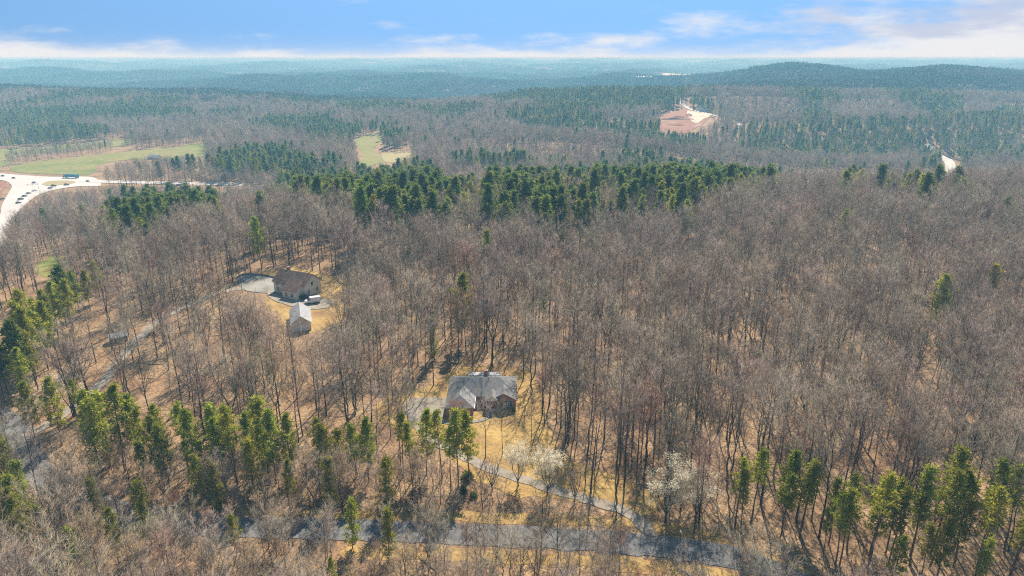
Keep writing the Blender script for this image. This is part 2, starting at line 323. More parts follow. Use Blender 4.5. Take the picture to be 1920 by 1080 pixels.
# graded grid: fine by the houses, coarse towards the horizon
def graded(lo, hi, c, fine, n):
    k = 6.6
    a = np.sinh(np.linspace(-k, k, 2 * n + 1)) / np.sinh(k)
    return c + np.where(a < 0, a * (c - lo), a * (hi - c))
gx = graded(-17000, 17000, 0, 2, 190); gy = graded(-3500, 21000, 160, 2, 190)
GX, GY = np.meshgrid(gx, gy)
V = np.stack([GX, GY, height(GX, GY)], -1).reshape(-1, 3)
nx, ny = len(gx), len(gy)
I = (np.arange(ny - 1)[:, None] * nx + np.arange(nx - 1)[None]).ravel()
ground = link('ground', mesh_np('ground', V, [np.stack([I, I + 1, I + nx + 1, I + nx], 1)], [M['litter']], smooth=True))
tag(ground, 'rolling ground covered with orange brown fallen leaves under the bare woods', 'ground', kind='structure')
ZMAX = float(V[:, 2].max()); ZMIN = float(V[:, 2].min())

def drape_poly(name, poly, off, mt, maxe, label, cat, wob=0.0, seed=0):
    rr = random.Random(seed)
    pts = catmull(list(poly) + [poly[0]], maxe)[:-1]
    if wob: pts = [(x + rr.uniform(-wob, wob), y + rr.uniform(-wob, wob)) for x, y in pts]
    bm = bmesh.new(); vs = [bm.verts.new((x, y, 0)) for x, y in pts]
    es = [bm.edges.new((vs[i], vs[(i + 1) % len(vs)])) for i in range(len(vs))]
    bmesh.ops.triangle_fill(bm, edges=es, use_beauty=True)
    for _ in range(9):
        le = [e for e in bm.edges if e.calc_length() > maxe * 1.6]
        if not le: break
        bmesh.ops.subdivide_edges(bm, edges=le, cuts=1)
        bmesh.ops.triangulate(bm, faces=[f for f in bm.faces if len(f.verts) > 3])
    for v in bm.verts: v.co.z = hz(v.co.x, v.co.y) + off
    bmesh.ops.recalc_face_normals(bm, faces=bm.faces)
    if sum(f.normal.z for f in bm.faces) < 0: bmesh.ops.reverse_faces(bm, faces=bm.faces)
    me = bpy.data.meshes.new(name); bm.to_mesh(me); bm.free(); me.materials.append(mt)
    return tag(link(name, me), label, cat, kind='structure')
def strip(name, pts, width, off, mt, step, label, cat, wob=0.0):
    P = catmull(pts, step); V = []; rr = random.Random(3)
    for i, (x, y) in enumerate(P):
        a = P[max(0, i - 1)]; b = P[min(len(P) - 1, i + 1)]; t = Vector((b[0] - a[0], b[1] - a[1])).normalized(); nrm = Vector((-t.y, t.x))
        for s in (-1, -0.33, 0.33, 1):
            w = width / 2 * s + (rr.uniform(-wob, wob) if abs(s) == 1 else 0)
            q = (x + nrm.x * w, y + nrm.y * w); V.append((*q, hz(*q) + off))
    F = [[i * 4 + j, i * 4 + j + 1, i * 4 + j + 5, i * 4 + j + 4] for i in range(len(P) - 1) for j in range(3)]
    me = poly_mesh(name, V, F, mt)
    if me.polygons[0].normal.z < 0: me.flip_normals()
    return tag(link(name, me), label, cat, kind='structure')
drape_poly('lawn', LAWN, 0.05, M['lawn'], 2.5, 'golden dormant lawn around the grey roofed house', 'lawn', 0.7)
drape_poly('grass_verge', VERGE, 0.05, M['lawn'], 2.0, 'golden dry grass verge between asphalt road and gravel drive', 'verge', 0.6)
drape_poly('grass_verge', VERGE2, 0.05, M['lawn'], 2.0, 'dry grass verge on the side of the road away from the houses', 'verge', 0.6)
drape_poly('yard', YARD2, 0.06, M['lawn'], 2.5, 'dry grass yard around the brown roofed house', 'yard', 0.8)
drape_poly('yard', YARD3, 0.10, M['field'], 4, 'small green lawn clearing behind the leaning pine row', 'yard', 0.8)
strip('asphalt_road', ROAD, 6.0, 0.10, M['asphalt'], 1.6, 'grey asphalt road through the wood past the white flowering trees', 'road', 0.32)
strip('gravel_drive', DRIVE, 2.8, 0.14, M['gravel'], 1.5, 'pale gravel drive curving across the lawn to the grey roofed house', 'drive', 0.3)
strip('gravel_drive', DRIVE2, 3.3, 0.14, M['gravel'], 1.5, 'pale gravel drive climbing through the wood to the brown roofed house', 'drive', 0.35)
drape_poly('parking_pad', [(-27.5,152.5),(-27,160.5),(-16.8,160.2),(-16.8,151),(-22,149.5)], 0.17, M['gravel'], 2, 'pale parking pad beside the garage wing of the grey roofed house', 'parking pad', 0.2)
drape_poly('concrete_apron', [(-93,246),(-90,238.5),(-82,231.5),(-72,227),(-65.5,229.5),(-66,237),(-74,239.5),(-84,241.5)], 0.22, M['gravel'], 2.0, 'pale apron in front of the cream house where the van is parked', 'apron', 0.3)
drape_poly('concrete_pad', PAD2, 0.18, M['concrete'], 2.5, 'pale concrete pad beside the brown roofed house', 'pad')
drape_poly('field', F1, 0.25, M['field'], 14, 'yellow green meadow beside the highway junction', 'field', 2)
drape_poly('field', F2, 0.25, M['field'], 14, 'long green meadow behind the strip of bare trees', 'field', 2)
drape_poly('field', F3, 0.25, M['field'], 14, 'narrow bright green pasture enclosed by bare woods', 'field', 2)
drape_poly('dirt_patch', F3DIRT, 0.35, M['field_dry'], 10, 'tan bare soil beside the narrow pasture', 'soil', 1)
drape_poly('field', F4, 0.6, M['field_dry'], 40, 'pale sliver of pasture far beyond the woods', 'field', 3)
drape_poly('field', F5, 0.6, M['field'], 25, 'tiny pale green clearing among far bare woods', 'field', 2)
drape_poly('field', F6, 1.5, M['clay_pale'], 90, 'pale sandy clearing in the hazy distance', 'clearing', 5)
drape_poly('highway', HWY, 0.35, M['highway'], 8, 'wide pale highway junction with cars and a long truck', 'road')
strip('highway_road', HWY_ARM, 15, 0.45, M['highway'], 6, 'pale two lane road leading from the junction into bare trees', 'road')
drape_poly('traffic_island', ISLAND, 0.55, M['field_dry'], 4, 'brown grass island in the middle of the highway junction', 'traffic island')
drape_poly('traffic_island', ISLAND2, 0.55, M['clay'], 8, 'red brown grass island inside the bend of the highway', 'traffic island')
drape_poly('building_site', SITE, 0.4, M['clay'], 14, 'cleared red clay building site on the wooded hillside', 'building site', 2)
drape_poly('graded_soil', SITEPALE, 0.8, M['clay_pale'], 12, 'pale graded soil at the top of the clay building site', 'soil', 1)
strip('site_road', SITEROAD, 9, 1.0, M['new_street'], 12, 'pale new street running past the clay building site', 'road')
strip('curving_road', ROADR, 13, 0.5, M['new_street'], 10, 'pale road curving into the valley woods beyond the ridge', 'road')

# where the named pines stand: x, y, height
PIN_LEFT = [(-133.1,174.1,22),(-127.8,162.6,22),(-138.4,186.1,21),(-142.5,196.4,20),(-146.2,205.4,19),(-148.3,213.6,19),(-148.4,219.6,18),(-148.6,224.7,16),(-151.0,235.5,17),(-131.4,158.7,20),(-133.8,178.8,19),(-129,166,17),(-136.3,171.3,20),(-141,189,18),(-137.5,180,22),(-131,169,21),(-144.5,201,19),(-147,209.5,18),(-135,183,20),(-143,206,17),(-134,163,19),(-140,193,19),(-126,158,16)]
PIN_ROW = [(-104.3,138.6,19),(-111.4,140.4,14),(-103.9,145.8,13),(-92.3,131.8,17),(-88.4,130.5,17),(-84.1,127.7,18),(-82.3,130.9,17),(-79.0,128.7,16),(-77.8,130.9,15),(-88.6,126.5,16),(-73.9,124.6,14),(-71.7,122.5,16),(-69.7,125.9,16),(-66.2,124.5,16),(-64.3,126.6,14),(-62.0,123.9,16),(-59.6,126.0,15),(-57.6,123.4,17),(-55.6,126.0,15),(-51.8,124.9,16),(-49.3,122.6,18),(-46.9,124.8,16),(-41.2,124.9,15),(-38.2,121.7,15),(-36.2,124.5,13),(-32.8,126.2,14),(-30.0,124.2,13)]
PIN_DRIVE = [(-23.7,126.5,15),(-21.3,124.5,14),(-18.7,127.3,15),(-14.9,124.9,16),(-11.8,122.1,18),(-9.4,123.6,16),(-13.2,120.7,15)]
PIN_ROADSIDE = [(-74.2,119.2,13),(-66.2,103.8,13),(-61.9,115.3,12),(-25.0,113.4,13),(-35.4,113.4,12),(-44.2,114.2,11),(-29.4,102.6,9),(-21.8,99.9,11),(-86.8,99.0,13),(-84.2,101.4,11),(-73.3,94.9,11),(-30.1,91.8,8),(-58.0,113.9,11),(-78,107,13),(-70,98.5,12),(-95,113,14),(-52,118,12),(-50,101.5,10),(-89,105,14),(-100,116,15)]
PIN_FRONT = [(41.9,109.0,14),(43.5,107.5,14.5),(45.4,109.4,15),(49.7,106.6,15.5),(51.0,108.3,14.5),(53.6,105.6,15),(54.8,107.2,14),(56.3,96.9,14),(58.1,98.0,16),(60.5,101.5,17),(62.2,98.7,18),(64.1,101.0,17),(65.9,98.4,18),(67.5,101.4,17),(69.4,97.4,16),(71.3,101.2,18),(73.2,98.4,19),(75.6,101.5,19),(77.9,98.7,17),(80.2,101.1,18),(82.0,98.2,17),(84.2,100.6,18),(86.3,96.2,17),(79.1,94.4,16),(67.8,91.5,13),(64.0,92.9,12),(75.5,90.1,11),(55.9,100.2,12),(82.4,92.2,15),(57.9,103.3,15),(88.5,101,17),(90,95.5,16),(72.6,93.8,15)]
PIN_LONE = [(-182.8,273.4,14),(-178.4,264.0,12),(-8.6,246,24),(-15.6,197,22),(-23.6,184.4,13),(132.7,197,22),(154.2,207,22),(-72.7,177.9,12),(-62.7,161.0,13),(10.6,213.5,12)]

# ------------------------------------------------------------------ tree prototypes
def tubes(segs, sides):
    """segs (n,8): p0 p1 r0 r1 -> open tapered tubes"""
    S = np.asarray(segs, float); p0, p1, r0, r1 = S[:, :3], S[:, 3:6], S[:, 6], S[:, 7]
    d = p1 - p0; d /= np.linalg.norm(d, axis=1)[:, None] + 1e-9
    ref = np.where(np.abs(d[:, 2:3]) > 0.9, np.array([[1.0, 0, 0]]), np.array([[0, 0, 1.0]]))
    u = np.cross(d, ref); u /= np.linalg.norm(u, axis=1)[:, None]; w = np.cross(d, u)
    a = np.arange(sides) * 2 * math.pi / sides
    ring = u[:, None, :] * np.cos(a)[None, :, None] + w[:, None, :] * np.sin(a)[None, :, None]
    V = np.concatenate([p0[:, None] + ring * r0[:, None, None], p1[:, None] + ring * r1[:, None, None]], 1).reshape(-1, 3)
    n = len(S); b = np.arange(n)[:, None] * 2 * sides; k = np.arange(sides)[None]; k2 = (k + 1) % sides
    F = np.stack([b + k, b + k2, b + sides + k2, b + sides + k], -1).reshape(-1, 4)
    return V, F
def spikes(segs):
    """segs (n,7): p0 p1 r -> three-sided pointed twigs"""
    S = np.asarray(segs, float); p0, p1, r = S[:, :3], S[:, 3:6], S[:, 6]
    d = p1 - p0; d /= np.linalg.norm(d, axis=1)[:, None] + 1e-9
    ref = np.where(np.abs(d[:, 2:3]) > 0.9, np.array([[1.0, 0, 0]]), np.array([[0, 0, 1.0]]))
    u = np.cross(d, ref); u /= np.linalg.norm(u, axis=1)[:, None]; w = np.cross(d, u)
    a = np.arange(3) * 2 * math.pi / 3
    ring = u[:, None, :] * np.cos(a)[None, :, None] + w[:, None, :] * np.sin(a)[None, :, None]
    V = np.concatenate([p0[:, None] + ring * r[:, None, None], p1[:, None]], 1).reshape(-1, 3)
    b = np.arange(len(S))[:, None] * 4
    F = np.stack([np.concatenate([b + i, b + (i + 1) % 3, b + 3], 1) for i in range(3)], 1).reshape(-1, 3)
    return V, F
def join_vf(parts):
    V = []; F = []; o = 0
    for v, f in parts:
        V.append(v); F.append(f + o); o += len(v)
    return np.concatenate(V), F
def unit(v): return v / (np.linalg.norm(v) + 1e-9)
def leaves(cent, n, spread, size, rng, up=0.0, flat=1.0):
    """n small pointed blades around each centre"""
    C = np.repeat(np.asarray(cent, float), n, 0); k = len(C)
    d = rng.normal(size=(k, 3)); d[:, 2] = d[:, 2] * flat + up; d /= np.linalg.norm(d, axis=1)[:, None]
    base = C + d * spread * rng.uniform(0.1, 1.0, (k, 1))
    L = size * rng.uniform(0.7, 1.3, (k, 1)); s = np.cross(d, rng.normal(size=(k, 3))); s /= np.linalg.norm(s, axis=1)[:, None]
    wd = L * 0.26
    V = np.stack([base - s * wd, base + s * wd, base + d * L], 1).reshape(-1, 3)
    return V, np.arange(3 * k).reshape(-1, 3)
def bare_parts(seed, H=22.0, clear=0.45, spread=4.2, nl=15, nsub=6, ntw=11, fork=1, rad=0.0105, angle=(28, 55), tw=(0.7, 1.5), twr=0.021):
    rng = np.random.RandomState(seed); wood = []; tw_s = []; tips = []
    stems = []
    base = np.zeros(3); lean = rng.uniform(-0.04, 0.04, 2)
    n = 7; P = [base.copy()]
    Hs = H if fork == 1 else H * clear
    for i in range(1, n + 1):
        t = i / n; P.append(np.array([lean[0] * Hs * t + rng.normal() * 0.09, lean[1] * Hs * t + rng.normal() * 0.09, Hs * t]))
    r0 = H * rad
    rr = lambda t: r0 * (1 - 0.88 * t ** 0.9) + 0.02
    if fork == 1:
        stems.append((P, rr, clear))
    else:
        for i in range(n): wood.append((*P[i], *P[i + 1], rr(i / n * clear), rr((i + 1) / n * clear)))
        for f in range(fork):
            a = f * 2 * math.pi / fork + rng.uniform(-0.4, 0.4); top = P[-1] + np.array([math.cos(a) * spread * 0.55, math.sin(a) * spread * 0.55, H * (1 - clear) * rng.uniform(0.85, 1.0)])
            Q = [P[-1] + (top - P[-1]) * (j / n) + np.array([math.cos(a), math.sin(a), 0]) * math.sin(j / n * math.pi) * 0.5 + rng.normal(size=3) * 0.07 * (j > 0) for j in range(n + 1)]
            stems.append((Q, lambda t: r0 * 0.62 * (1 - 0.9 * t) + 0.02, 0.15))
    wood_l = []
    for Q, rf, cl in stems:
        if Q is not P or fork == 1:
            for i in range(n): wood.append((*Q[i], *Q[i + 1], rf(i / n), rf((i + 1) / n)))
        m = max(5, int(nl / len(stems)))
        for li in range(m):
            t = cl + (0.97 - cl) * (li + rng.uniform(0, 0.8)) / m
            i = min(n - 1, int(t * n)); p = Q[i] + (Q[i + 1] - Q[i]) * (t * n - i)
            az_ = li * 2.4 + rng.uniform(-0.6, 0.6); f = (t - cl) / (1 - cl)
            ang = R(rng.uniform(*angle)) * (1.1 - 0.35 * f)
            L = spread * (1.12 - 0.62 * f) * rng.uniform(0.75, 1.2) / math.sin(max(ang, 0.5)) * 0.82
            d = np.array([math.cos(az_) * math.sin(ang), math.sin(az_) * math.sin(ang), math.cos(ang)])
            q = p.copy(); lr = min(rf(t) * 0.6, 0.11); pts = [q.copy()]; ns = 4
            for s in range(ns):
                d = unit(d + rng.normal(size=3) * 0.13 + np.array([0, 0, 0.10])); q = q + d * L / ns; pts.append(q.copy())
                wood_l.append((*pts[-2], *pts[-1], lr * (1 - s / ns * 0.8), lr * (1 - (s + 1) / ns * 0.8)))
            for b in range(nsub):
                tt = 0.28 + 0.72 * (b + rng.uniform(0, 0.9)) / nsub; k = min(ns - 1, int(tt * ns)); sp = pts[k] + (pts[k + 1] - pts[k]) * (tt * ns - k)
                sd = unit(unit(pts[k + 1] - pts[k]) + rng.normal(size=3) * 0.62 + np.array([0, 0, 0.25])); SL = L * rng.uniform(0.28, 0.5)
                e1 = sp + sd * SL * 0.5; sd2 = unit(sd + rng.normal(size=3) * 0.25); e2 = e1 + sd2 * SL * 0.5
                wood_l.append((*sp, *e1, lr * 0.36 + 0.008, lr * 0.24 + 0.008)); tw_s.append((*e1, *e2, lr * 0.24 + 0.008)); tips.append(e2)
                dv = rng.normal(size=(ntw, 3)) * 0.62 + sd * 0.9 + np.array([0, 0, 0.18]); dv /= np.linalg.norm(dv, axis=1)[:, None]
                tv = rng.uniform(0.05, 1.0, (ntw, 1)); st = np.where(tv < 0.5, sp + (e1 - sp) * tv * 2, e1 + (e2 - e1) * (tv * 2 - 1)); ln = rng.uniform(*tw, (ntw, 1))
                for j in range(ntw): tw_s.append((*st[j], *(st[j] + dv[j] * ln[j]), twr))
    return wood, wood_l, tw_s, tips
def bare_proto(name, seed, barkm, twigm, **k):
    wood, wl, tws, tips = bare_parts(seed, **k)
    H = k.get('H', 22); r0 = H * k.get('rad', 0.0105)
    rng = np.random.RandomState(seed + 99)
    flare = [(0, 0, 0.5, math.cos(a) * r0 * 2.0, math.sin(a) * r0 * 2.0, -0.25, r0 * 0.75, r0 * 0.25) for a in np.arange(5) * 1.257 + rng.uniform(0, 1, 5)]
    tv = join_vf([tubes(wood, 6), tubes(flare, 4)])
    cv = join_vf([tubes(wl, 4), spikes(tws)])
    trunk = mesh_np(name + '_trunk', tv[0], tv[1], [barkm]); crown = mesh_np(name + '_crown', cv[0], cv[1], [twigm])
    full = mesh_np(name, *[np.concatenate([tv[0], cv[0]])], [f for f in tv[1]] + [f + len(tv[0]) for f in cv[1]], [barkm, twigm],
                   fmat=np.concatenate([np.zeros(sum(len(f) for f in tv[1])), np.ones(sum(len(f) for f in cv[1]))]))
    return dict(trunk=trunk, crown=crown, full=full, H=H, tips=tips)
def pine_proto(name, seed, needm, H=18.0, clear=0.45, spread=3.0, nb=42, ntuft=5, nn=9, size=0.62, top=1.0, blade=0.5):
    rng = np.random.RandomState(seed); n = 8; r0 = H * 0.0105; lean = rng.uniform(-0.05, 0.05, 2)
    P = [np.array([lean[0] * H * i / n + rng.normal() * 0.05 * (i > 0), lean[1] * H * i / n + rng.normal() * 0.05 * (i > 0), H * i / n]) for i in range(n + 1)]
    wood = [(*P[i], *P[i + 1], r0 * (1 - 0.85 * i / n), r0 * (1 - 0.85 * (i + 1) / n)) for i in range(n)]
    br = []; cen = []
    for b in range(nb):
        t = clear + (1 - clear) * (b + rng.uniform(0, 0.9)) / nb; f = (t - clear) / (1 - clear)
        i = min(n - 1, int(t * n)); p = P[i] + (P[i + 1] - P[i]) * (t * n - i)
        a = b * 2.4 + rng.uniform(-0.7, 0.7)
        if b % 4 == 0: clump = rng.uniform(0.5, 1.25)
        prof = (0.45 + 0.55 * math.sin(min(1, f * 1.5 + 0.25) * math.pi * 0.5)) * (1 - 0.80 * f ** 2.2) * top
        L = spread * prof * clump * rng.uniform(0.6, 1.2); e = 0.12 + 0.75 * f + rng.normal() * 0.15
        d = unit(np.array([math.cos(a), math.sin(a), e])); q = p + d * L; br.append((*p, *q, 0.05, 0.015))
        for k in range(ntuft):
            s = 0.42 + 0.6 * (k + rng.uniform(0, 0.6)) / ntuft
            cen.append(p + d * L * s + rng.normal(size=3) * np.array([0.30, 0.30, 0.22]) * (0.5 + s * 0.7))
    cen += [P[-1] + np.array([0, 0, 0.2]) + rng.normal(size=3) * 0.25 for _ in range(7)]
    stub = []
    for b in range(9):
        t = rng.uniform(clear * 0.45, clear); i = min(n - 1, int(t * n)); p = P[i]; a = rng.uniform(0, 6.28)
        stub.append((*p, *(p + np.array([math.cos(a), math.sin(a), 0.2]) * rng.uniform(0.5, 1.5)), 0.025, 0.008))
    lv = leaves(cen, nn, blade, size, rng, up=0.35, flat=0.8)
    tv = join_vf([tubes(wood, 6), tubes(br + stub, 3)]); cv = join_vf([lv])
    trunk = mesh_np(name + '_trunk', tv[0], tv[1], [M['pine_bark']]); crown = mesh_np(name + '_crown', cv[0], cv[1], [needm])
    full = mesh_np(name, np.concatenate([tv[0], cv[0]]), tv[1] + [f + len(tv[0]) for f in cv[1]], [M['pine_bark'], needm],
                   fmat=np.concatenate([np.zeros(sum(len(f) for f in tv[1])), np.ones(len(cv[1][0]))]))
    return dict(trunk=trunk, crown=crown, full=full, H=H)
BARE = [
 ('straight', bare_proto('tall_hardwood', 1, M['bark'], M['twig'], H=21, clear=0.42, spread=5.2, nl=19, ntw=12, rad=0.0085, twr=0.018)),
 ('forked', bare_proto('forked_hardwood', 2, M['bark'], M['twig'], H=20.5, clear=0.36, spread=5.6, fork=2, nl=22, ntw=11, rad=0.0095, twr=0.018)),
 ('slender', bare_proto('slender_hardwood', 3, M['bark'], M['twig'], H=16.5, clear=0.46, spread=3.6, nl=15, nsub=5, ntw=10, rad=0.0068, twr=0.017)),
 ('wide crowned', bare_proto('wide_hardwood', 4, M['bark'], M['twig'], H=19.5, clear=0.34, spread=6.4, nl=20, ntw=14, rad=0.0115, angle=(34, 64), twr=0.018)),
 ('pale twigged', bare_proto('pale_hardwood', 5, M['bark_pale'], M['twig_pale'], H=18.5, clear=0.36, spread=5.4, nl=20, ntw=12, rad=0.009, twr=0.018)),
 ('low spreading', bare_proto('low_hardwood', 6, M['bark_pale'], M['twig_pale'], H=11, clear=0.18, spread=4.2, nl=21, nsub=5, ntw=11, fork=3, angle=(28, 65), tw=(0.5, 1.1), twr=0.017)),
 ('bushy brown twigged', bare_proto('brown_low_hardwood', 7, M['bark'], M['brush'], H=12, clear=0.2, spread=4.0, nl=18, nsub=6, ntw=11, tw=(0.5, 1.1), twr=0.017, angle=(28, 62))),
 ('narrow', bare_proto('narrow_hardwood', 8, M['bark'], M['twig'], H=22, clear=0.48, spread=4.4, nl=17, nsub=6, ntw=11, rad=0.008, twr=0.018)),
 ('reddish twigged', bare_proto('red_hardwood', 9, M['bark'], M['twig_red'], H=18.5, clear=0.40, spread=4.8, nl=19, ntw=13, rad=0.0085, twr=0.018)),
 ('stout old', bare_proto('stout_hardwood', 10, M['bark'], M['twig'], H=20.5, clear=0.28, spread=7.4, nl=22, nsub=7, ntw=14, rad=0.0155, angle=(36, 68), twr=0.018)),
]
PINE = [
 ('high crowned', pine_proto('tall_pine', 11, M['needles'], H=18, clear=0.56, spread=2.7, nb=30, nn=8, size=0.5, blade=0.42)),
 ('full crowned', pine_proto('full_pine', 12, M['needles'], H=17, clear=0.32, spread=2.9, nb=52, ntuft=5, nn=10, size=0.5, blade=0.42)),
 ('narrow crowned', pine_proto('narrow_pine', 13, M['needles'], H=17, clear=0.48, spread=2.0, nb=32, nn=8, size=0.5, blade=0.42)),
 ('dark crowned', pine_proto('dark_pine', 14, M['needles_dark'], H=20, clear=0.42, spread=3.8, nb=48, ntuft=6, nn=9, size=0.7)),
 ('conical', pine_proto('young_pine', 15, M['needles'], H=11, clear=0.12, spread=2.1, nb=42, ntuft=5, nn=8, size=0.42, blade=0.36)),
]

# ------------------------------------------------------------------ where trees stand
def project(x, y, z):
    c, s = math.cos(R(18.65)), math.sin(R(18.65)); z = z - 85.0; dep = np.maximum(y * c - z * s, 1); up = y * s + z * c
    return 960 + 1280 * x / dep, 540 - 1280 * up / dep
def dense_line(p, s): return catmull(p, s)
rd, dr1, dr2 = catmull(ROAD, 4), catmull(DRIVE, 4), catmull(DRIVE2, 4)
def blocked(x, y):
    b = line_dist(x, y, rd) < 4.4
    b |= line_dist(x, y, dr1) < 3.0; b |= line_dist(x, y, dr2) < 3.6
    b |= line_dist(x, y, HWY_ARM) < 11; b |= line_dist(x, y, SITEROAD) < 8; b |= line_dist(x, y, ROADR) < 12
    for p in (LAWN, YARD2, PAD2, YARD3, HWY, F1, F2, F3, F3DIRT, F4, F5, F6, SITE): b |= in_poly(x, y, p)
    b |= np.hypot(x + 272, y - 417) < 14; b |= np.hypot(x + 267, y - 440) < 12; b |= np.hypot(x + 123, y - 199) < 5
    b |= np.hypot(x + 71, y - 214) < 9; b |= np.hypot(x - 360, y - 1300) < 15; b |= np.hypot(x - 372, y - 1250) < 15
    return b
# openings: view areas that nearer trees must not cover
OPEN = [(905, 790, [(770, 692), (1000, 690), (1040, 760), (1060, 830), (1110, 872), (1215, 892), (1225, 940), (1110, 930), (960, 900), (870, 872), (800, 820)], 170),
        (560, 540, [(432, 505), (530, 498), (612, 512), (640, 545), (628, 596), (540, 604), (520, 575), (430, 552)], 240),
        (90, 350, [(-60, 316), (190, 328), (190, 350), (150, 351), (110, 357), (75, 367), (50, 384), (36, 397), (22, 412), (8, 440), (-60, 450)], 800),
        (300, 345, [(180, 338), (460, 341), (460, 349), (180, 351)], 690),
        (100, 310, [(20, 328), (22, 312), (150, 292), (270, 280), (385, 268), (385, 290), (240, 298), (160, 332)], 1000),
        (100, 280, [(-60, 286), (130, 268), (245, 259), (248, 268), (120, 283), (15, 300), (-60, 316)], 1000),
        (690, 280, [(660, 258), (722, 250), (714, 268), (780, 284), (740, 304), (690, 312), (672, 312), (668, 275)], 1100),
        (1290, 225, [(1236, 245), (1236, 218), (1262, 198), (1330, 206), (1350, 224), (1300, 246)], 1400),
        (1775, 310, [(1760, 292), (1784, 292), (1790, 315), (1782, 330), (1768, 330)], 900),
        (330, 600, [(432, 526), (400, 540), (330, 572), (262, 618), (222, 665), (250, 668), (300, 622), (350, 596), (430, 562)], 245),
        (60, 600, [(-60, 560), (60, 520), (185, 474), (185, 515), (90, 620), (50, 700), (-60, 740)], 225),
        (380, 790, [(45, 690), (130, 700), (270, 738), (450, 762), (620, 775), (700, 778), (700, 820), (520, 840), (60, 800)], 150),
        (1650, 950, [(1380, 866), (1920, 866), (1960, 1060), (1560, 1060), (1380, 990)], 97),
        (95, 495, [(60, 500), (100, 482), (128, 487), (128, 498), (100, 516), (70, 512)], 310)]
NAMED = [(p, c) for L_, c in ((PIN_LEFT, 0.55), (PIN_ROW, 0.5), (PIN_DRIVE, 0.45), (PIN_ROADSIDE, 0.6), (PIN_FRONT, 0.4)) for p in L_]
def hides(x, y, H):
    strip_ = in_poly(x, y, [(-645, 850), (-640, 894), (-618, 946), (-574, 992), (-550, 960), (-540, 905), (-572, 840), (-584, 800)])
    z = height(x, y) + H; u, v = project(x, y, z); u2, v2 = project(x, y, z - H * 0.45); u3, v3 = project(x, y, z - H * 0.22); b = np.zeros(x.shape, bool)
    for _, _, pl, dmax in OPEN: b |= (in_poly(u, v, pl) | in_poly(u2, v2, pl) | in_poly(u3, v3, pl)) & (y < dmax) & ~strip_ & ((np.sin(x * 12.9 + y * 78.2) > -0.8) if dmax == 245 else True)
    for (qx, qy, qh), cf in NAMED:
        z0 = hz(qx, qy); a_, t_ = project(qx, qy, z0 + qh); _, b_ = project(qx, qy, z0 + qh * (1 - cf)); w_ = 2.3 * 1280 / (qy * 0.947 + 25)
        b |= (np.abs(u - a_) < w_ * 1.25) & (v > t_ - 36) & (v < b_) & (y < qy - 0.5) & (y > qy - 60)
    return b
rng = np.random.RandomState(77)
def jgrid(x0, x1, y0, y1, s, jit=0.46):
    X, Y = np.meshgrid(np.arange(x0, x1, s), np.arange(y0, y1, s)); X = X + rng.uniform(-jit, jit, X.shape) * s; Y = Y + rng.uniform(-jit, jit, Y.shape) * s
    return X.ravel(), Y.ravel()
def fan(x, y, deg=42, pad=25): return np.abs(x) < y * math.tan(R(deg)) + pad
def pine_prob(x, y):
    p = np.full(x.shape, 0.012)
    far = sst(650, 900, y); stand = sst(0.42, 0.52, vnoise(x, y, 330, 3) + 0.18 * vnoise(x, y, 90, 5) + 0.30 * sst(900, 1500, y) + 0.06 * sst(800, 1100, y) * sst(100, 500, x))
    p = p + far * (0.02 + 0.80 * stand)
    for k, poly in PINES.items(): p = np.where(in_poly(x + 9 * vnoise(x, y, 40, 6), y + 9 * vnoise(x, y, 40, 7), poly), min(0.97, PDENS[k] * 1.35), p)
    return p
nearx, neary = jgrid(-430, 430, 62, 480, 5.5)
midx, midy = jgrid(-1500, 1500, 480, 1600, 6.6)
ex_, ey_ = jgrid(-150, 50, 66, 165, 4.2); kq = ey_ < np.interp(ex_, [-140, -100, -40, -10, 30, 45], [165, 150, 128, 118, 108, 100]); ex_, ey_ = ex_[kq], ey_[kq]
X = np.concatenate([nearx, midx, ex_]); Y = np.concatenate([neary, midy, ey_])
k = fan(X, Y) & ~blocked(X, Y); X, Y = X[k], Y[k]
front = (line_dist(X, Y, rd) < 60) & (Y < 150 + 0.10 * X) & (X < 45) & (Y < np.interp(X, [-140, -100, -40, -10, 30, 45], [165, 150, 128, 122, 112, 104]))
# thinner wood on the edges and in glades
dens = 0.86 + 0.30 * vnoise(X, Y, 45, 8); dens = np.where(front, 0.95, dens); dens = np.where((Y < 103) & (X > -50), np.where(X > 18, 0.52, 0.72), dens)
k = rng.uniform(0, 1, X.shape) < dens; X, Y, front = X[k], Y[k], front[k]
isp = rng.uniform(0, 1, X.shape) < np.where(Y < 265, 0.0, pine_prob(X, Y))
kind = rng.choice([0, 1, 2, 3, 4, 7, 8, 9], size=X.shape, p=[0.21, 0.15, 0.20, 0.10, 0.07, 0.13, 0.09, 0.05])
kind = np.where(front, rng.choice([5, 6, 4, 2, 8], size=X.shape, p=[0.30, 0.34, 0.13, 0.13, 0.10]), kind)
scl = rng.uniform(0.68, 1.16, X.shape) * np.where(((kind == 4) | (kind == 8)) & front, 0.62, 1.0) * np.where((kind == 2) & front, 0.72, 1.0)
scl = scl * np.where(front & (kind >= 5), rng.uniform(0.6, 1.0, X.shape), 1.0) * np.where(front & (X < -62) & (Y < 132), 1.4, 1.0)
scl = scl * np.where(isp, np.where(Y < 800, 1.32, 1.12), 1.0) * np.where(Y > 480, 0.92, 1.0) * np.where((X < -140) & (Y > 240) & (Y < 480), 0.85, 1) * np.where((X < -530) & (Y > 795) & (Y < 1000), 0.6, 1)
rot = rng.uniform(0, 6.283, X.shape)
HB = np.array([b[1]['H'] for b in BARE])
Ht = np.where(isp, 18.0, HB[kind]) * scl
hid = hides(X, Y, Ht)
k = ~hid; X, Y, isp, kind, scl, rot, front, Ht = [a[k] for a in (X, Y, isp, kind, scl, rot, front, Ht)]
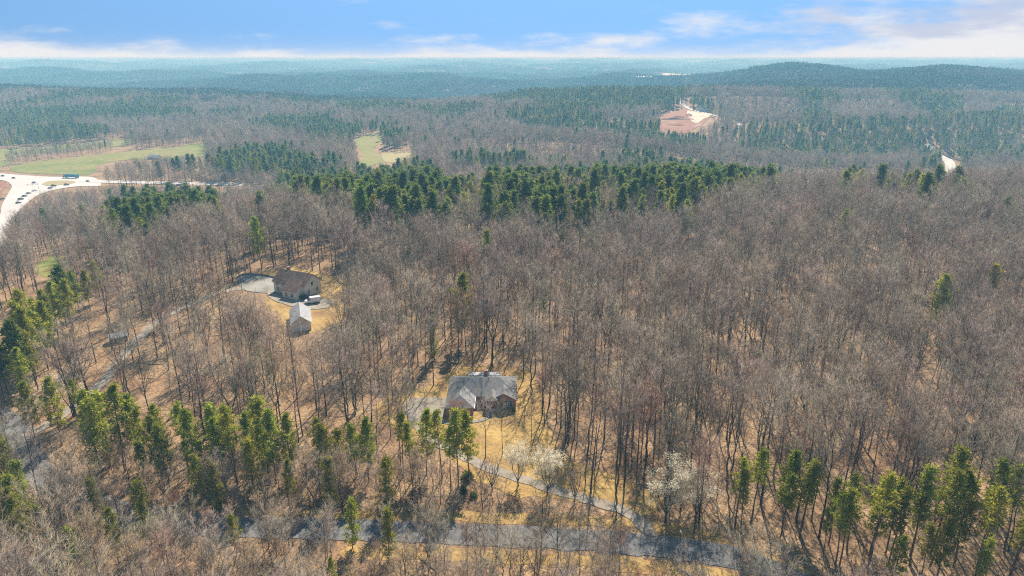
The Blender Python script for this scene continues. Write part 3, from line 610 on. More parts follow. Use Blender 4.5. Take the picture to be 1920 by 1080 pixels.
Z = height(X, Y) - 0.1
U, Vv = project(X, Y, Z + Ht * 0.8)
seen = (U > -15) & (U < 1935) & (Vv < 1085)

def tree_thing(name, proto, x, y, s, rz, label, group, cat='tree', z=None):
    o = link(name, None, None, (x, y, hz(x, y) - 0.1 if z is None else z), rz, s); o.empty_display_size = 1
    tag(o, label, cat, group)
    link('trunk', proto['trunk'], o); link('crown', proto['crown'], o)
    return o
def zone(x, y):
    ry = np.interp(x, [p[0] for p in sorted(rd)], [p[1] for p in sorted(rd)])
    if y < ry:
        if x < -62: return 'across the asphalt road from the road bend'
        if x < -28: return 'across the asphalt road from the row of pines'
        if x < 8: return 'across the asphalt road from the front lawn'
        return 'across the asphalt road from the drive mouth'
    if -40 < x < 36 and y < 118: return 'between the asphalt road and the gravel drive'
    if -40 < x < 36 and y < 146: return 'at the lawn edge below the grey roofed house'
    if x <= -95: return 'beside the drive climbing from the road bend'
    if x <= -60: return 'inside the road bend behind the pine row' if y > 130 else 'inside the road bend before the pine row'
    if x <= -36: return 'in the wood on the garage wing side'
    if x < 12: return 'in the wood behind the grey roofed house'
    if x < 45: return 'in the wood flanking the brick gable side' if y > 128 else 'between the drive mouth and tall pine stand'
    if y < 118: return 'close behind the tall open pine stand'
    return 'deep in the wood behind the pine stand'
def size_word(h, a, b): return 'short' if h < a else ('tall' if h > b else 'mid-sized')
# the 300 bare trees that show largest become things of their own, the rest is forest
idx = np.where(~isp & seen & (Y > 70))[0]
dist = np.sqrt(X[idx] ** 2 + Y[idx] ** 2 + 70 ** 2) / np.maximum(Ht[idx], 6) ** 0.5
idx = idx[np.argsort(dist)][:286]
chosen = np.zeros(X.shape, bool); chosen[idx] = True
for i in idx:
    look, pr = BARE[kind[i]]; zn = zone(X[i], Y[i])
    tree_thing('bare_tree', pr, float(X[i]), float(Y[i]), float(scl[i]), float(rot[i]), size_word(Ht[i], 11, 20) + ' ' + look + ' bare tree ' + zn, size_word(Ht[i], 11, 20) + ' ' + look + ' bare trees ' + zn)

# instanced forest (stuff)
def stuff_points(name, protos, x, y, z, s, r, ix, label, cat, sz=None):
    sz = s if sz is None else sz
    me = bpy.data.meshes.new(name); me.vertices.add(len(x)); me.vertices.foreach_set('co', np.stack([x, y, z], 1).astype(np.float32).ravel())
    for nm, arr, ty in (('scl', s, 'FLOAT'), ('scz', sz, 'FLOAT'), ('rot', r, 'FLOAT'), ('ix', ix, 'INT')):
        a = me.attributes.new(nm, ty, 'POINT'); a.data.foreach_set('value', np.asarray(arr, np.float32 if ty == 'FLOAT' else np.int32))
    col = bpy.data.collections.new(name + '_kinds')
    for i, m in enumerate(protos): col.objects.link(bpy.data.objects.new('%s_kind_%02d' % (name, i), m))
    ng = bpy.data.node_groups.new(name, 'GeometryNodeTree'); ng.interface.new_socket('Geometry', in_out='INPUT', socket_type='NodeSocketGeometry'); ng.interface.new_socket('Geometry', in_out='OUTPUT', socket_type='NodeSocketGeometry')
    N = ng.nodes; L = ng.links; gi = N.new('NodeGroupInput'); go = N.new('NodeGroupOutput')
    ci = N.new('GeometryNodeCollectionInfo'); ci.inputs['Collection'].default_value = col; ci.inputs['Separate Children'].default_value = True; ci.inputs['Reset Children'].default_value = True
    ip = N.new('GeometryNodeInstanceOnPoints'); ip.inputs['Pick Instance'].default_value = True
    L.new(gi.outputs[0], ip.inputs['Points']); L.new(ci.outputs[0], ip.inputs['Instance'])
    def attr(nm, ty):
        a = N.new('GeometryNodeInputNamedAttribute'); a.data_type = ty; a.inputs['Name'].default_value = nm; return a.outputs['Attribute']
    L.new(attr('ix', 'INT'), ip.inputs['Instance Index']); sc_ = N.new('ShaderNodeCombineXYZ'); a_ = attr('scl', 'FLOAT'); L.new(a_, sc_.inputs[0]); L.new(a_, sc_.inputs[1]); L.new(attr('scz', 'FLOAT'), sc_.inputs[2]); L.new(sc_.outputs[0], ip.inputs['Scale'])
    cx = N.new('ShaderNodeCombineXYZ'); L.new(attr('rot', 'FLOAT'), cx.inputs[2]); L.new(cx.outputs[0], ip.inputs['Rotation'])
    L.new(ip.outputs[0], go.inputs[0])
    o = link(name, me); md = o.modifiers.new('scatter', 'NODES'); md.node_group = ng
    return tag(o, label, cat, kind='stuff')
rest = ~isp & ~chosen
stuff_points('bare_forest', [b[1]['full'] for b in BARE], X[rest], Y[rest], Z[rest], scl[rest], rot[rest], kind[rest], 'dense bare winter woodland covering the hill and the valley beyond', 'woodland')

# pines: those near the road and houses stand where the photograph shows them
def pines(L, ks, label, group, smin=None, name='pine_tree'):
    rr = random.Random(len(L) * 7 + int(L[0][0]))
    for i, (x, y, h) in enumerate(L):
        kk = ks[i % len(ks)] if isinstance(ks, list) else ks; look, pr = PINE[kk]
        look = size_word(h, 13, 16.5) + ' ' + look; lb = label[i] if isinstance(label, list) else look + ' ' + label
        tree_thing(name, pr, x + rr.uniform(-0.6, 0.6), y + rr.uniform(-0.8, 0.8), h / pr['H'] * (rr.uniform(0.84, 1.14) if len(L) > 11 else 1.0), rr.uniform(0, 6.28), lb, None if isinstance(label, list) else look + ' ' + group)
pines(PIN_LEFT, [1, 3, 1, 1], 'green pine in the dense row beside the road bend', 'pines in the row beside the road bend')
pines(PIN_ROW, [1, 1, 0, 1, 4], 'green pine in the row between the asphalt road and the wood', 'pines in the row between road and wood')
pines(PIN_DRIVE, [0, 2, 1], 'pine beside the gravel drive below the grey roofed house', 'pines beside the gravel drive')
pines(PIN_ROADSIDE, [4, 4, 1], 'yellow green pine in the brush along the asphalt road', 'pines in the roadside brush')
pines(PIN_FRONT, [0, 2, 0, 0, 1, 2, 0], 'pine in the tall open stand at the end of the road', 'pines in the tall open stand')
pines(PIN_LONE, [1, 1, 2, 1, 4, 1, 2, 1, 2, 1], ['pair of green pines at the edge of the small green lawn, the taller one', 'shorter green pine at the edge of the small green lawn', 'lone tall green pine showing above the bare wood behind the house',
  'lone green pine in the bare wood behind the grey roofed house', 'small conical pine in the wood just behind the house parking pad', 'lone full green pine in the eastern bare wood', 'narrow yellow green pine in the eastern bare wood beside a fuller one',
  'olive green pine in the wood below the metal roofed garage', 'narrow pale green pine in the wood west of the parking pad', 'small green pine in the bare wood far behind the lawn'], None)
pi = np.where(isp & seen)[0]; pi = pi[np.argsort(np.hypot(X[pi], Y[pi]))]
PB_, PR_ = pi[:185], np.where(isp)[0]
cp = np.zeros(X.shape, bool); cp[PB_] = True
pk = rng.choice([3, 1, 0], size=X.shape, p=[0.6, 0.3, 0.1])
for i in PB_:
    look, pr = PINE[pk[i]]; look = size_word(scl[i] * pr['H'], 18, 24) + ' ' + look
    zn = 'evergreen clump by the highway junction' if X[i] < -140 and Y[i] < 540 else 'evergreen band facing the highway arm' if X[i] < -140 else 'evergreen band facing the narrow pasture' if X[i] < -60 else 'evergreen band behind the grey house' if X[i] < 60 else 'evergreen band facing the clay site' if X[i] < 190 else 'crest before the curving road'
    zn = ('on the house side of the ' if Y[i] < 400 else 'in the middle of the ' if Y[i] < 540 else 'on the valley side of the ') + zn
    tree_thing('pine_tree', pr, float(X[i]), float(Y[i]), float(scl[i]), float(rot[i]), look + ' pine ' + zn, look + ' pines ' + zn)
rp = isp & ~cp
stuff_points('pine_forest', [p[1]['full'] for p in PINE], X[rp], Y[rp], Z[rp], scl[rp], rot[rp], pk[rp], 'dark green pine woods scattered through the hazy valley', 'pine wood')

# flowering and ornamental trees
def leafy_proto(name, seed, barkm, twigm, leafm, nleaf, size, spreadl, pick=1.0, **k):
    pr = bare_proto(name, seed, barkm, twigm, **k); rg = np.random.RandomState(seed)
    tips = [t for t in pr['tips'] if rg.uniform() < pick]
    lv = leaves(tips, nleaf, spreadl, size, rg)
    cr = pr['crown']; pr['leaf'] = mesh_np(name + '_leaf', lv[0], [lv[1]], [leafm]); return pr
flow = leafy_proto('flowering', 31, M['bark'], M['twig_pale'], M['blossom'], 42, 0.26, 0.75, H=9, clear=0.14, spread=2.6, fork=4, nl=20, nsub=5, ntw=6, angle=(18, 38), tw=(0.4, 0.8), twr=0.012, rad=0.016)
flow2 = leafy_proto('flowering_wide', 32, M['bark'], M['twig_pale'], M['blossom'], 44, 0.26, 0.8, 0.9, H=9, clear=0.2, spread=3.4, fork=3, nl=20, nsub=5, ntw=7, angle=(25, 55), tw=(0.4, 0.9), twr=0.012, rad=0.016)
copper = leafy_proto('copper', 33, M['bark'], M['twig'], M['copper'], 24, 0.2, 0.6, H=6, clear=0.15, spread=2.6, fork=3, nl=16, nsub=4, ntw=4, tw=(0.3, 0.6), twr=0.012, rad=0.014)
def leafy(name, pr, x, y, s, rz, label, part, cat='tree'):
    o = tree_thing(name, pr, x, y, s, rz, label, None, cat); c = [c for c in o.children if c.name.startswith('crown')][0]
    link(part, pr['leaf'], c); return o
leafy('flowering_tree', flow, 1.3, 122.2, 0.92, 0.3, 'upright tree in thin white blossom at the lawn edge of the gravel drive', 'blossom')
leafy('flowering_tree', flow, 7.2, 119.2, 1.0, 2.1, 'round tree in dense white blossom beside the gravel drive', 'blossom')
leafy('flowering_tree', flow2, 29.6, 110.4, 1.12, 0.9, 'wide tree in white blossom beside the mouth of the gravel drive', 'blossom')
leafy('flowering_tree', flow2, 35.6, 110.6, 1.0, 2.6, 'white blossoming tree between the drive mouth and the tall open pines', 'blossom')
leafy('flowering_tree', flow2, 33.2, 113.6, 0.85, 4.0, 'smaller white blossoming tree behind the wide one at the drive mouth', 'blossom')
leafy('flowering_tree', flow2, -110.5, 152.4, 1.15, 1.0, 'cream blossoming tree behind the pine at the road bend', 'blossom')
leafy('flowering_bush', flow2, -120.5, 152.9, 0.5, 3.0, 'cream blossoming bush at the edge of the road bend', 'blossom', 'bush')
leafy('beech_tree', copper, -13.2, 147.3, 1.0, 0.5, 'small tree with dry copper leaves in front of the garage wing', 'leaf_cluster')
leafy('beech_tree', copper, -66.0, 112.9, 0.75, 1.5, 'small rust red leaved tree in the brush beside the road', 'leaf_cluster')
leafy('beech_tree', copper, -17.0, 182.0, 1.1, 2.5, 'rust leaved tree in the wood behind the grey roofed house', 'leaf_cluster')
vase = bare_proto('vase_tree', 41, M['bark'], M['twig_pale'], H=8, clear=0.16, spread=2.4, fork=4, nl=20, nsub=4, ntw=5, angle=(18, 36), tw=(0.4, 0.8), twr=0.012, rad=0.017)
tree_thing('ornamental_tree', vase, -4.1, 120.6, 0.95, 0.2, 'bare vase shaped tree at the drive edge beside the clipped shrubs', None)
tree_thing('ornamental_tree', vase, 12.6, 117.0, 0.9, 1.8, 'bare vase shaped tree between the drive and the roadside verge', None)
tree_thing('lawn_tree', BARE[0][1], -5.9, 133.1, 0.66, 0.4, 'bare tree standing in the front lawn, the one with the crooked stem', None)
tree_thing('lawn_tree', BARE[2][1], -2.2, 133.8, 0.78, 2.4, 'slender bare tree standing in the middle of the front lawn', None)
for q, (x, y, s, kk) in enumerate([(16.2, 119.6, 0.95, 3), (21.6, 120.2, 1.05, 1), (23.4, 121.8, 1.0, 0), (13.0, 139, 0.95, 1), (14.8, 142, 1.0, 0), (11.8, 146, 0.9, 7)]):
    tree_thing('bare_tree', BARE[kk][1], x, y, s, q * 1.3, ['wide crowned bare tree beside the gravel drive bend', 'twin stemmed big bare tree on the lawn beside the drive', 'big straight bare tree on the lawn next to a twin stemmed one', 'forked bare tree at the eastern lawn edge', 'straight bare tree at the eastern lawn edge', 'narrow bare tree at the eastern lawn edge, closest to the house'][q], None)
for q, (x, y, s, kk) in enumerate([(4.5, 139.5, 0.7, 2), (7.6, 152.0, 0.95, 0), (5.2, 163.5, 1.0, 1), (8.0, 147.8, 0.75, 8), (-21.5, 168.5, 0.9, 0), (-26.5, 166, 0.85, 1), (-31, 158.5, 0.9, 7), (-30.5, 150.0, 0.8, 8), (-21.0, 146.2, 0.55, 2), (3.2, 172.5, 0.95, 7), (-11, 174.0, 0.9, 0)]):
    tree_thing('bare_tree', BARE[kk][1], x, y, s, q * 2.1, ['slender bare tree standing alone on the open side of the front lawn', 'straight bare tree beside the brick gable corner of the house', 'forked bare tree at the back corner of the grey roofed house', 'reddish twigged tree on the lawn below the brick gable', 'straight bare tree behind the parking pad',
      'forked bare tree at the outer edge of the parking pad', 'narrow bare tree on the far end of the lawn past the parking pad', 'reddish twigged tree where the gravel drive meets the parking pad', 'slim short bare tree on the inner bend of the gravel drive', 'narrow bare tree on the back lawn', 'straight bare tree close behind the rear porch'][q], None)
rg = np.random.RandomState(8)
def bush_mesh(name, seed, m, n, rx, rz_, size):
    r_ = np.random.RandomState(seed); d = r_.normal(size=(n, 3)); d /= np.linalg.norm(d, axis=1)[:, None]; d[:, 2] = np.abs(d[:, 2])
    c = d * r_.uniform(0.5, 1, (n, 1)) * np.array([rx, rx, rz_]); v = leaves(c, 6, 0.22, size, r_, up=0.3); return mesh_np(name, v[0], [v[1]], [m])
shrub = bush_mesh('evergreen_shrub', 3, M['needles_dark'], 120, 0.8, 1.3, 0.28)
for (x, y, s, lb) in [(-9.5, 124.6, 1.6, 'dark evergreen shrub beside the gravel drive, the tallest of three'), (-10.3, 119.9, 1.3, 'dark evergreen shrub below the gravel drive, among the pines'), (-7.8, 118.4, 1.0, 'small dark evergreen shrub between the drive and the roadside brush'),
                      (-8.9, 155.6, 0.8, 'dark clipped shrub at the inner corner of the garage wing'), (-7.3, 155.3, 0.7, 'dark clipped shrub beneath the grey front window'), (-1.2, 153.9, 0.75, 'dark clipped shrub below the white gridded window'), (0.3, 153.9, 0.8, 'dark clipped shrub at the brick gable corner')]:
    tag(link('evergreen_shrub', shrub, None, (x, y, hz(x, y) - 0.05), x, s), lb, 'shrub')
# brush and saplings under the trees (stuff)
def brush_mesh(name, seed, m, n, h, w, leafm=None):
    r_ = np.random.RandomState(seed); seg = []
    for i in range(n):
        a = r_.uniform(0, 6.28); b = np.array([math.cos(a), math.sin(a), 0]) * r_.uniform(0, 0.35 * w); d = unit(np.array([math.cos(a) * 0.5, math.sin(a) * 0.5, 1]) + r_.normal(size=3) * 0.2)
        L = h * r_.uniform(0.5, 1.0); e = b + d * L; seg.append((*b, *e, 0.026))
        for j in range(9):
            t = r_.uniform(0.25, 0.95); s = b + d * L * t; sd = unit(d + r_.normal(size=3) * 0.7); seg.append((*s, *(s + sd * L * r_.uniform(0.2, 0.42)), 0.015))
    V_, F_ = spikes(seg); F = [F_]; fm = [np.zeros(len(F_))]; mats = [m]
    if leafm:
        S = np.array(seg); lv = leaves(S[::2, 3:6], 4, 0.2, 0.2, r_); F.append(lv[1] + len(V_)); V_ = np.concatenate([V_, lv[0]]); fm.append(np.ones(len(lv[1]))); mats.append(leafm)
    return mesh_np(name, V_, F, mats, fmat=np.concatenate(fm))
BR = [brush_mesh('brush_a', 1, M['brush'], 11, 3.2, 1.6), brush_mesh('brush_b', 2, M['twig_pale'], 12, 3.6, 1.8), brush_mesh('brush_c', 3, M['brush'], 9, 2.2, 1.4, M['copper']), brush_mesh('brush_d', 4, M['brush'], 9, 2.6, 1.4, M['olive']), mesh_np('fallen_log', *(lambda t: (t[0], [t[1]]))(tubes([(-4.5, 0, 0.2, 0, 0.3, 0.28, 0.2, 0.17), (0, 0.3, 0.28, 4.5, 0.1, 0.5, 0.17, 0.07), (1.5, 0.2, 0.3, 2.6, 1.4, 0.9, 0.07, 0.02), (2.6, 0.2, 0.4, 3.4, -1.0, 1.0, 0.06, 0.02)], 6)), [M['bark_pale']])]
bx_, by_ = jgrid(-260, 260, 62, 320, 2.4)
kk = fan(bx_, by_, 41, 15) & ~blocked(bx_, by_); bx_, by_ = bx_[kk], by_[kk]
infront = by_ < np.interp(bx_, [-140, -100, -40, -10, 30, 60, 100], [165, 150, 130, 117, 108, 100, 95])
pb = np.where(infront, 0.92, 0.33 + 0.16 * vnoise(bx_, by_, 30, 4)); kk = rng.uniform(0, 1, bx_.shape) < pb; bx_, by_, infront = bx_[kk], by_[kk], infront[kk]
bs = rng.uniform(0.5, 1.15, bx_.shape) * np.where(infront, 1.0, 0.6)
kk = ~hides(bx_, by_, 2.5 * bs) | ~infront; bx_, by_, bs = bx_[kk], by_[kk], bs[kk]
stuff_points('undergrowth', BR, bx_, by_, height(bx_, by_) - 0.05, bs, rng.uniform(0, 6.28, bx_.shape), rng.choice(5, size=bx_.shape, p=[0.41, 0.33, 0.11, 0.12, 0.03]), 'tangled brown brush and saplings under the trees', 'undergrowth')

# far woods: patches of small crowns out to the horizon (stuff)
def patch_mesh(name, seed, m, n, size, ch):
    r_ = np.random.RandomState(seed); C = []
    for i in range(n):
        c = np.array([*r_.uniform(-size / 2, size / 2, 2), 0]); H = ch * r_.uniform(0.75, 1.1); r = r_.uniform(3, 4.8)
        d = r_.normal(size=(16, 3)); d /= np.linalg.norm(d, axis=1)[:, None]; C.append(c + np.array([0, 0, H - r * 1.2]) + d * np.array([r, r, r * 1.25]) * r_.uniform(0.6, 1, (16, 1)))
    C = np.concatenate(C); d = r_.normal(size=(len(C), 3)); d /= np.linalg.norm(d, axis=1)[:, None]; e = np.cross(d, r_.normal(size=(len(C), 3))); e /= np.linalg.norm(e, axis=1)[:, None]
    s = r_.uniform(1.1, 2.1, (len(C), 1)); V_ = np.stack([C - d * s, C + d * s, C + e * s * 1.4, C - e * s * 0.9], 1).reshape(-1, 3)
    b = np.arange(len(C))[:, None] * 4; F_ = np.concatenate([np.concatenate([b, b + 1, b + 2], 1), np.concatenate([b, b + 3, b + 1], 1)])
    return mesh_np(name, V_, [F_], [m])
PT = [patch_mesh('far_a', 1, M['far_wood'], 62, 54, 19), patch_mesh('far_b', 2, M['far_wood'], 58, 54, 18), patch_mesh('far_c', 3, M['far_pine'], 60, 54, 20), patch_mesh('far_d', 4, M['far_pine'], 50, 54, 18)]
fx, fy, fs = [], [], []
for y0, y1, sp, sc in ((1590, 4200, 46, 1.0), (4200, 9500, 90, 1.7), (9500, 19500, 190, 3.2)):
    a, b = jgrid(-y1, y1, y0, y1, sp, 0.35); kk = fan(a, b, 44) & ~blocked(a, b); fx.append(a[kk]); fy.append(b[kk]); fs.append(np.full(kk.sum(), sc))
fx, fy, fs = map(np.concatenate, (fx, fy, fs))
pn = 0.22 + 0.6 * sst(-0.12, 0.06, vnoise(fx, fy, 620, 12) + 0.3 * vnoise(fx, fy, 170, 13))
for kx in ('PF2', 'PF3'): pn = np.where(in_poly(fx, fy, PINES[kx]), 0.9, pn)
ix = np.where(rng.uniform(0, 1, fx.shape) < pn, 2, 0) + rng.randint(0, 2, fx.shape)
stuff_points('far_forest', PT, fx, fy, height(fx, fy), fs * rng.uniform(0.9, 1.1, fx.shape), rng.uniform(0, 6.28, fx.shape), ix, 'hazy blue green forested hills stretching to the horizon', 'forest', np.minimum(fs, 1.25))

# ------------------------------------------------------------------ houses
def thing(name, label, cat, loc, rz=0.0, group=None):
    o = link(name, None, None, loc, rz); return tag(o, label, cat, group)
def window(parent, x0, x1, z0, z1, y, nx=2, nz=2, name='window', glassm=None):
    """a window in a wall facing -y at depth y: pane, white frame and sill stand proud of the wall"""
    w = boxes(name, [(x0, x1, y - 0.05, y + 0.03, z0, z1)], glassm or M['glass'], parent)
    t = 0.09; L = [(x0 - t, x0, y - 0.09, y, z0 - t, z1 + t), (x1, x1 + t, y - 0.09, y, z0 - t, z1 + t), (x0, x1, y - 0.09, y, z1, z1 + t), (x0, x1, y - 0.12, y, z0 - t, z0)]
    for i in range(1, nx): c = x0 + (x1 - x0) * i / nx; L.append((c - 0.035, c + 0.035, y - 0.075, y - 0.045, z0, z1))
    for i in range(1, nz): c = z0 + (z1 - z0) * i / nz; L.append((x0, x1, y - 0.07, y - 0.04, c - 0.035, c + 0.035))
    boxes('frame', L, M['white'], w); return w
def turned(o, parent, loc, rz):
    o.location = loc; o.rotation_euler = (0, 0, rz); return o

# grey roofed brick house: body with two forward wings, entry porch, rear slope
HX, HY = -7.7, 157.0
hs = thing('brick_house', 'brick house with grey hipped roof and two forward wings on the golden lawn', 'house', (HX, HY, hz(HX, HY)))
EV, RG = 2.8, 5.7
boxes('wall', [(-8.7, 8.7, 0, 11.2, -0.3, EV)], M['brick'], hs)
gw = boxes('garage_wing_wall', [(-8.7, -2.0, -6.2, 0, -0.3, EV)], M['brick'], hs)
rw_ = prism('gable_wing_wall', [(2.4, -0.3), (8.7, -0.3), (8.7, EV), (5.55, EV + 1.75), (2.4, EV)], 'y', -1.6, 0.0, M['brick'], hs)
o = 0.35
def roof_piece(name, quads, mt, parent, th=0.16):
    rts = None
    for i, q in enumerate(quads):
        s = slab(name if i == 0 else 'roof_slope', q, th, mt, parent if i == 0 else rts)
        if i == 0: rts = s
    return rts
roof = slab('roof', [(-8.7 - o, -o, EV), (8.7 + o, -o, EV), (4.6, 5.0, RG), (-4.6, 5.0, RG)], 0.16, M['shingle'], hs)
slab('roof_slope', [(8.7 + o, 11.2 + o, EV), (-8.7 - o, 11.2 + o, EV), (-4.6, 5.0, RG), (4.6, 5.0, RG)], 0.16, M['shingle'], roof)
slab('roof_slope', [(-8.7 - o, 11.2 + o, EV), (-8.7 - o, -o, EV), (-4.6, 5.0, RG)], 0.16, M['shingle'], roof)
slab('roof_slope', [(8.7 + o, -o, EV), (8.7 + o, 11.2 + o, EV), (4.6, 5.0, RG)], 0.16, M['shingle'], roof)
# garage wing roof: ridge runs forward, hipped end
gx0, gx1, gm, gR = -8.7 - o, -2.0 + o, -5.35, EV + 2.0
groof = slab('garage_roof', [(gx1, -6.2 - o, EV + 0.01), (gx1, 4.0, EV + 0.01), (gm, 4.0, gR), (gm, -3.2, gR)], 0.15, M['shingle'], hs)
slab('roof_slope', [(gx0, 4.0, EV + 0.01), (gx0, -6.2 - o, EV + 0.01), (gm, -3.2, gR), (gm, 4.0, gR)], 0.15, M['shingle'], groof)
slab('roof_slope', [(gx0, -6.2 - o, EV + 0.01), (gx1, -6.2 - o, EV + 0.01), (gm, -3.2, gR)], 0.15, M['shingle'], groof)
boxes('gutter', [(gx1, gx1 + 0.14, -6.2 - o, -o - 0.05, EV - 0.16, EV + 0.04)], M['white'], groof)
for (a, b) in (((-7.9, -5.6)), ((-5.0, -2.7))): boxes('garage_door', [(a, b, -6.26, -6.18, -0.2, 2.1)], M['white'], gw)
# right wing gable roof
rroof = slab('gable_roof', [(2.4 - o, -1.6 - o, EV - 0.12), (2.4 - o, 4.6, EV - 0.12), (5.55, 4.6, EV + 1.9), (5.55, -1.6 - o, EV + 1.9)], 0.14, M['shingle'], hs)
slab('roof_slope', [(8.7 + o, 4.6, EV - 0.12), (8.7 + o, -1.6 - o, EV - 0.12), (5.55, -1.6 - o, EV + 1.9), (5.55, 4.6, EV + 1.9)], 0.14, M['shingle'], rroof)
for sx, x0 in ((1, 2.4 - o), (-1, 8.7 + o)):
    slab('gable_trim', [(x0, -1.66 - o, EV - 0.13), (x0, -1.6 - o - 0.005, EV - 0.13), (5.55, -1.6 - o - 0.005, EV + 1.89), (5.55, -1.66 - o, EV + 1.89)], 0.2, M['white'], rroof)
window(hs, 5.9, 7.7, 0.8, 2.4, -1.6, 3, 3)
window(hs, -0.9, 0.9, 0.8, 2.3, 0.0, 2, 2)
# entry porch
pp = prism('entry_porch', [(1.0, EV), (4.4, EV), (2.7, EV + 1.1)], 'y', -2.8, -1.62, M['white'], hs)
slab('porch_roof', [(0.8, -2.95, EV - 0.02), (0.8, 2.2, EV - 0.02), (2.7, 2.2, EV + 1.25), (2.7, -2.95, EV + 1.25)], 0.1, M['shingle'], pp)
slab('porch_roof', [(4.6, 2.2, EV - 0.02), (4.6, -2.95, EV - 0.02), (2.7, -2.95, EV + 1.25), (2.7, 2.2, EV + 1.25)], 0.1, M['shingle'], pp)
for x in (1.15, 4.05): boxes('column', [(x, x + 0.22, -2.7, -2.48, -0.1, EV)], M['white'], pp)
boxes('step', [(1.3, 4.1, -3.4, -1.7, -0.2, 0.18), (1.5, 3.9, -3.9, -3.4, -0.2, 0.05)], M['concrete'], hs)
boxes('door', [(1.2, 2.2, -0.06, 0.02, 0.1, 2.2)], M['door'], hs)
boxes('chimney', [(0.2, 1.3, 7.3, 8.3, 3.6, 6.4)], M['brick'], roof)
for (x, y) in ((-3.0, 6.4), (3.2, 7.0)): boxes('vent_pipe', [(x, x + 0.14, y, y + 0.14, 4.6, 5.6)], M['white'], roof)
boxes('rear_porch', [(-4.0, 4.4, 11.3, 14.2, -0.2, 0.2)], M['concrete'], hs)
slab('rear_porch_roof', [(-4.3, 11.58, 3.0), (4.7, 11.58, 3.0), (4.7, 14.6, 2.5), (-4.3, 14.6, 2.5)], 0.12, M['metal_roof'], hs)
for x in (-3.9, 0.2, 4.2): boxes('rear_post', [(x, x + 0.16, 14.1, 14.26, 0.2, 2.45)], M['white'], hs)
for (x, y, s) in ((2.6, -5.2, 0.0),):
    path = strip('front_path', [(HX + 2.7, HY - 3.9), (HX + 1.5, HY - 6.5), (HX - 1, HY - 8.2), (HX - 8, HY - 9), (HX - 15, HY - 5)], 1.1, 0.19, M['concrete'], 1.0, 'narrow concrete path from the porch steps to the parking pad', 'path')

# brown roofed cream house
h2 = thing('cream_house', 'cream sided house with brown gabled roof beside the concrete pad', 'house', (-81.5, 246.0, hz(-81.5, 246) + 0.05), R(-26))
prism('wall', [(-4.5, -0.6), (4.5, -0.6), (4.5, 4.6), (0, 7.9), (-4.5, 4.6)], 'x', -7.5, 7.5, M['cream'], h2)
r2 = slab('roof', [(-8, -4.95, 4.42), (8, -4.95, 4.42), (8, 0, 8.08), (-8, 0, 8.08)], 0.16, M['shingle_brown'], h2)
slab('roof_slope', [(8, 4.95, 4.42), (-8, 4.95, 4.42), (-8, 0, 8.08), (8, 0, 8.08)], 0.16, M['shingle_brown'], r2)
prism('front_wing_wall', [(-7.8, -0.6), (-4.5, -0.6), (-4.5, 5.3), (-7.8, 3.2)], 'x', -0.2, 6.4, M['cream'], h2)
slab('wing_roof', [(-0.6, -8.2, 3.1), (6.8, -8.2, 3.1), (6.8, -3.2, 6.35), (-0.6, -3.2, 6.35)], 0.14, M['shingle_brown'], h2)
boxes('chimney', [(-5.2, -4.2, 0.6, 1.6, 6.8, 8.9)], M['brick'], r2)
# gable window (wall faces +x)
gwin = boxes('window', [(7.44, 7.56, -0.9, 0.3, 3.7, 5.0)], M['glass'], h2)
boxes('frame', [(7.5, 7.6, -1.0, -0.9, 3.6, 5.1), (7.5, 7.6, 0.3, 0.4, 3.6, 5.1), (7.5, 7.6, -0.9, 0.3, 5.0, 5.1), (7.5, 7.62, -0.9, 0.3, 3.6, 3.7)], M['white'], gwin)
for z0 in (0.9,):
    for y0 in (-2.9, 1.6):
        g_ = boxes('window', [(7.44, 7.56, y0, y0 + 1.2, z0, z0 + 1.4)], M['glass'], h2)
        boxes('frame', [(7.5, 7.6, y0 - 0.1, y0, z0 - 0.1, z0 + 1.5), (7.5, 7.6, y0 + 1.2, y0 + 1.3, z0 - 0.1, z0 + 1.5), (7.5, 7.6, y0, y0 + 1.2, z0 + 1.4, z0 + 1.5), (7.5, 7.62, y0, y0 + 1.2, z0 - 0.1, z0)], M['white'], g_)
for x in (-6.2, -3.4): window(h2, x, x + 1.3, 0.9, 2.4, -4.5)
for x in (1.0, 3.8): window(h2, x, x + 1.3, 0.8, 2.2, -7.8)
for x in (-6.2, -3.4): window(h2, x, x + 1.2, 3.2, 4.2, -4.5, 2, 1)

# metal roofed garage
ga = thing('garage', 'garage with white metal gable roof in front of the cream house', 'garage', (-71.0, 214.0, hz(-71, 214)), R(18))
prism('wall', [(-3.1, -0.5), (3.1, -0.5), (3.1, 2.8), (0, 5.2), (-3.1, 2.8)], 'y', -7.0, 7.0, M['cream'], ga)
gr = slab('roof', [(3.5, -7.4, 2.66), (3.5, 7.4, 2.66), (0, 7.4, 5.38), (0, -7.4, 5.38)], 0.1, M['metal_roof'], ga)
slab('roof_slope', [(-3.5, 7.4, 2.66), (-3.5, -7.4, 2.66), (0, -7.4, 5.38), (0, 7.4, 5.38)], 0.1, M['metal_roof'], gr)
for s in (-1, 1):
    for k_ in range(8):
        y = -7.0 + k_ * 2.0
        slab('roof_seam', [(s * 3.5, y, 2.70), (s * 3.5, y + 0.06, 2.70), (0, y + 0.06, 5.42), (0, y, 5.42)], 0.04, M['metal_roof'], gr)
boxes('garage_door', [(-2.2, 2.2, -7.06, -6.98, -0.3, 2.4)], M['white'], ga)
boxes('door', [(-2.0, -1.1, 6.98, 7.06, -0.3, 2.0)], M['door'], ga)

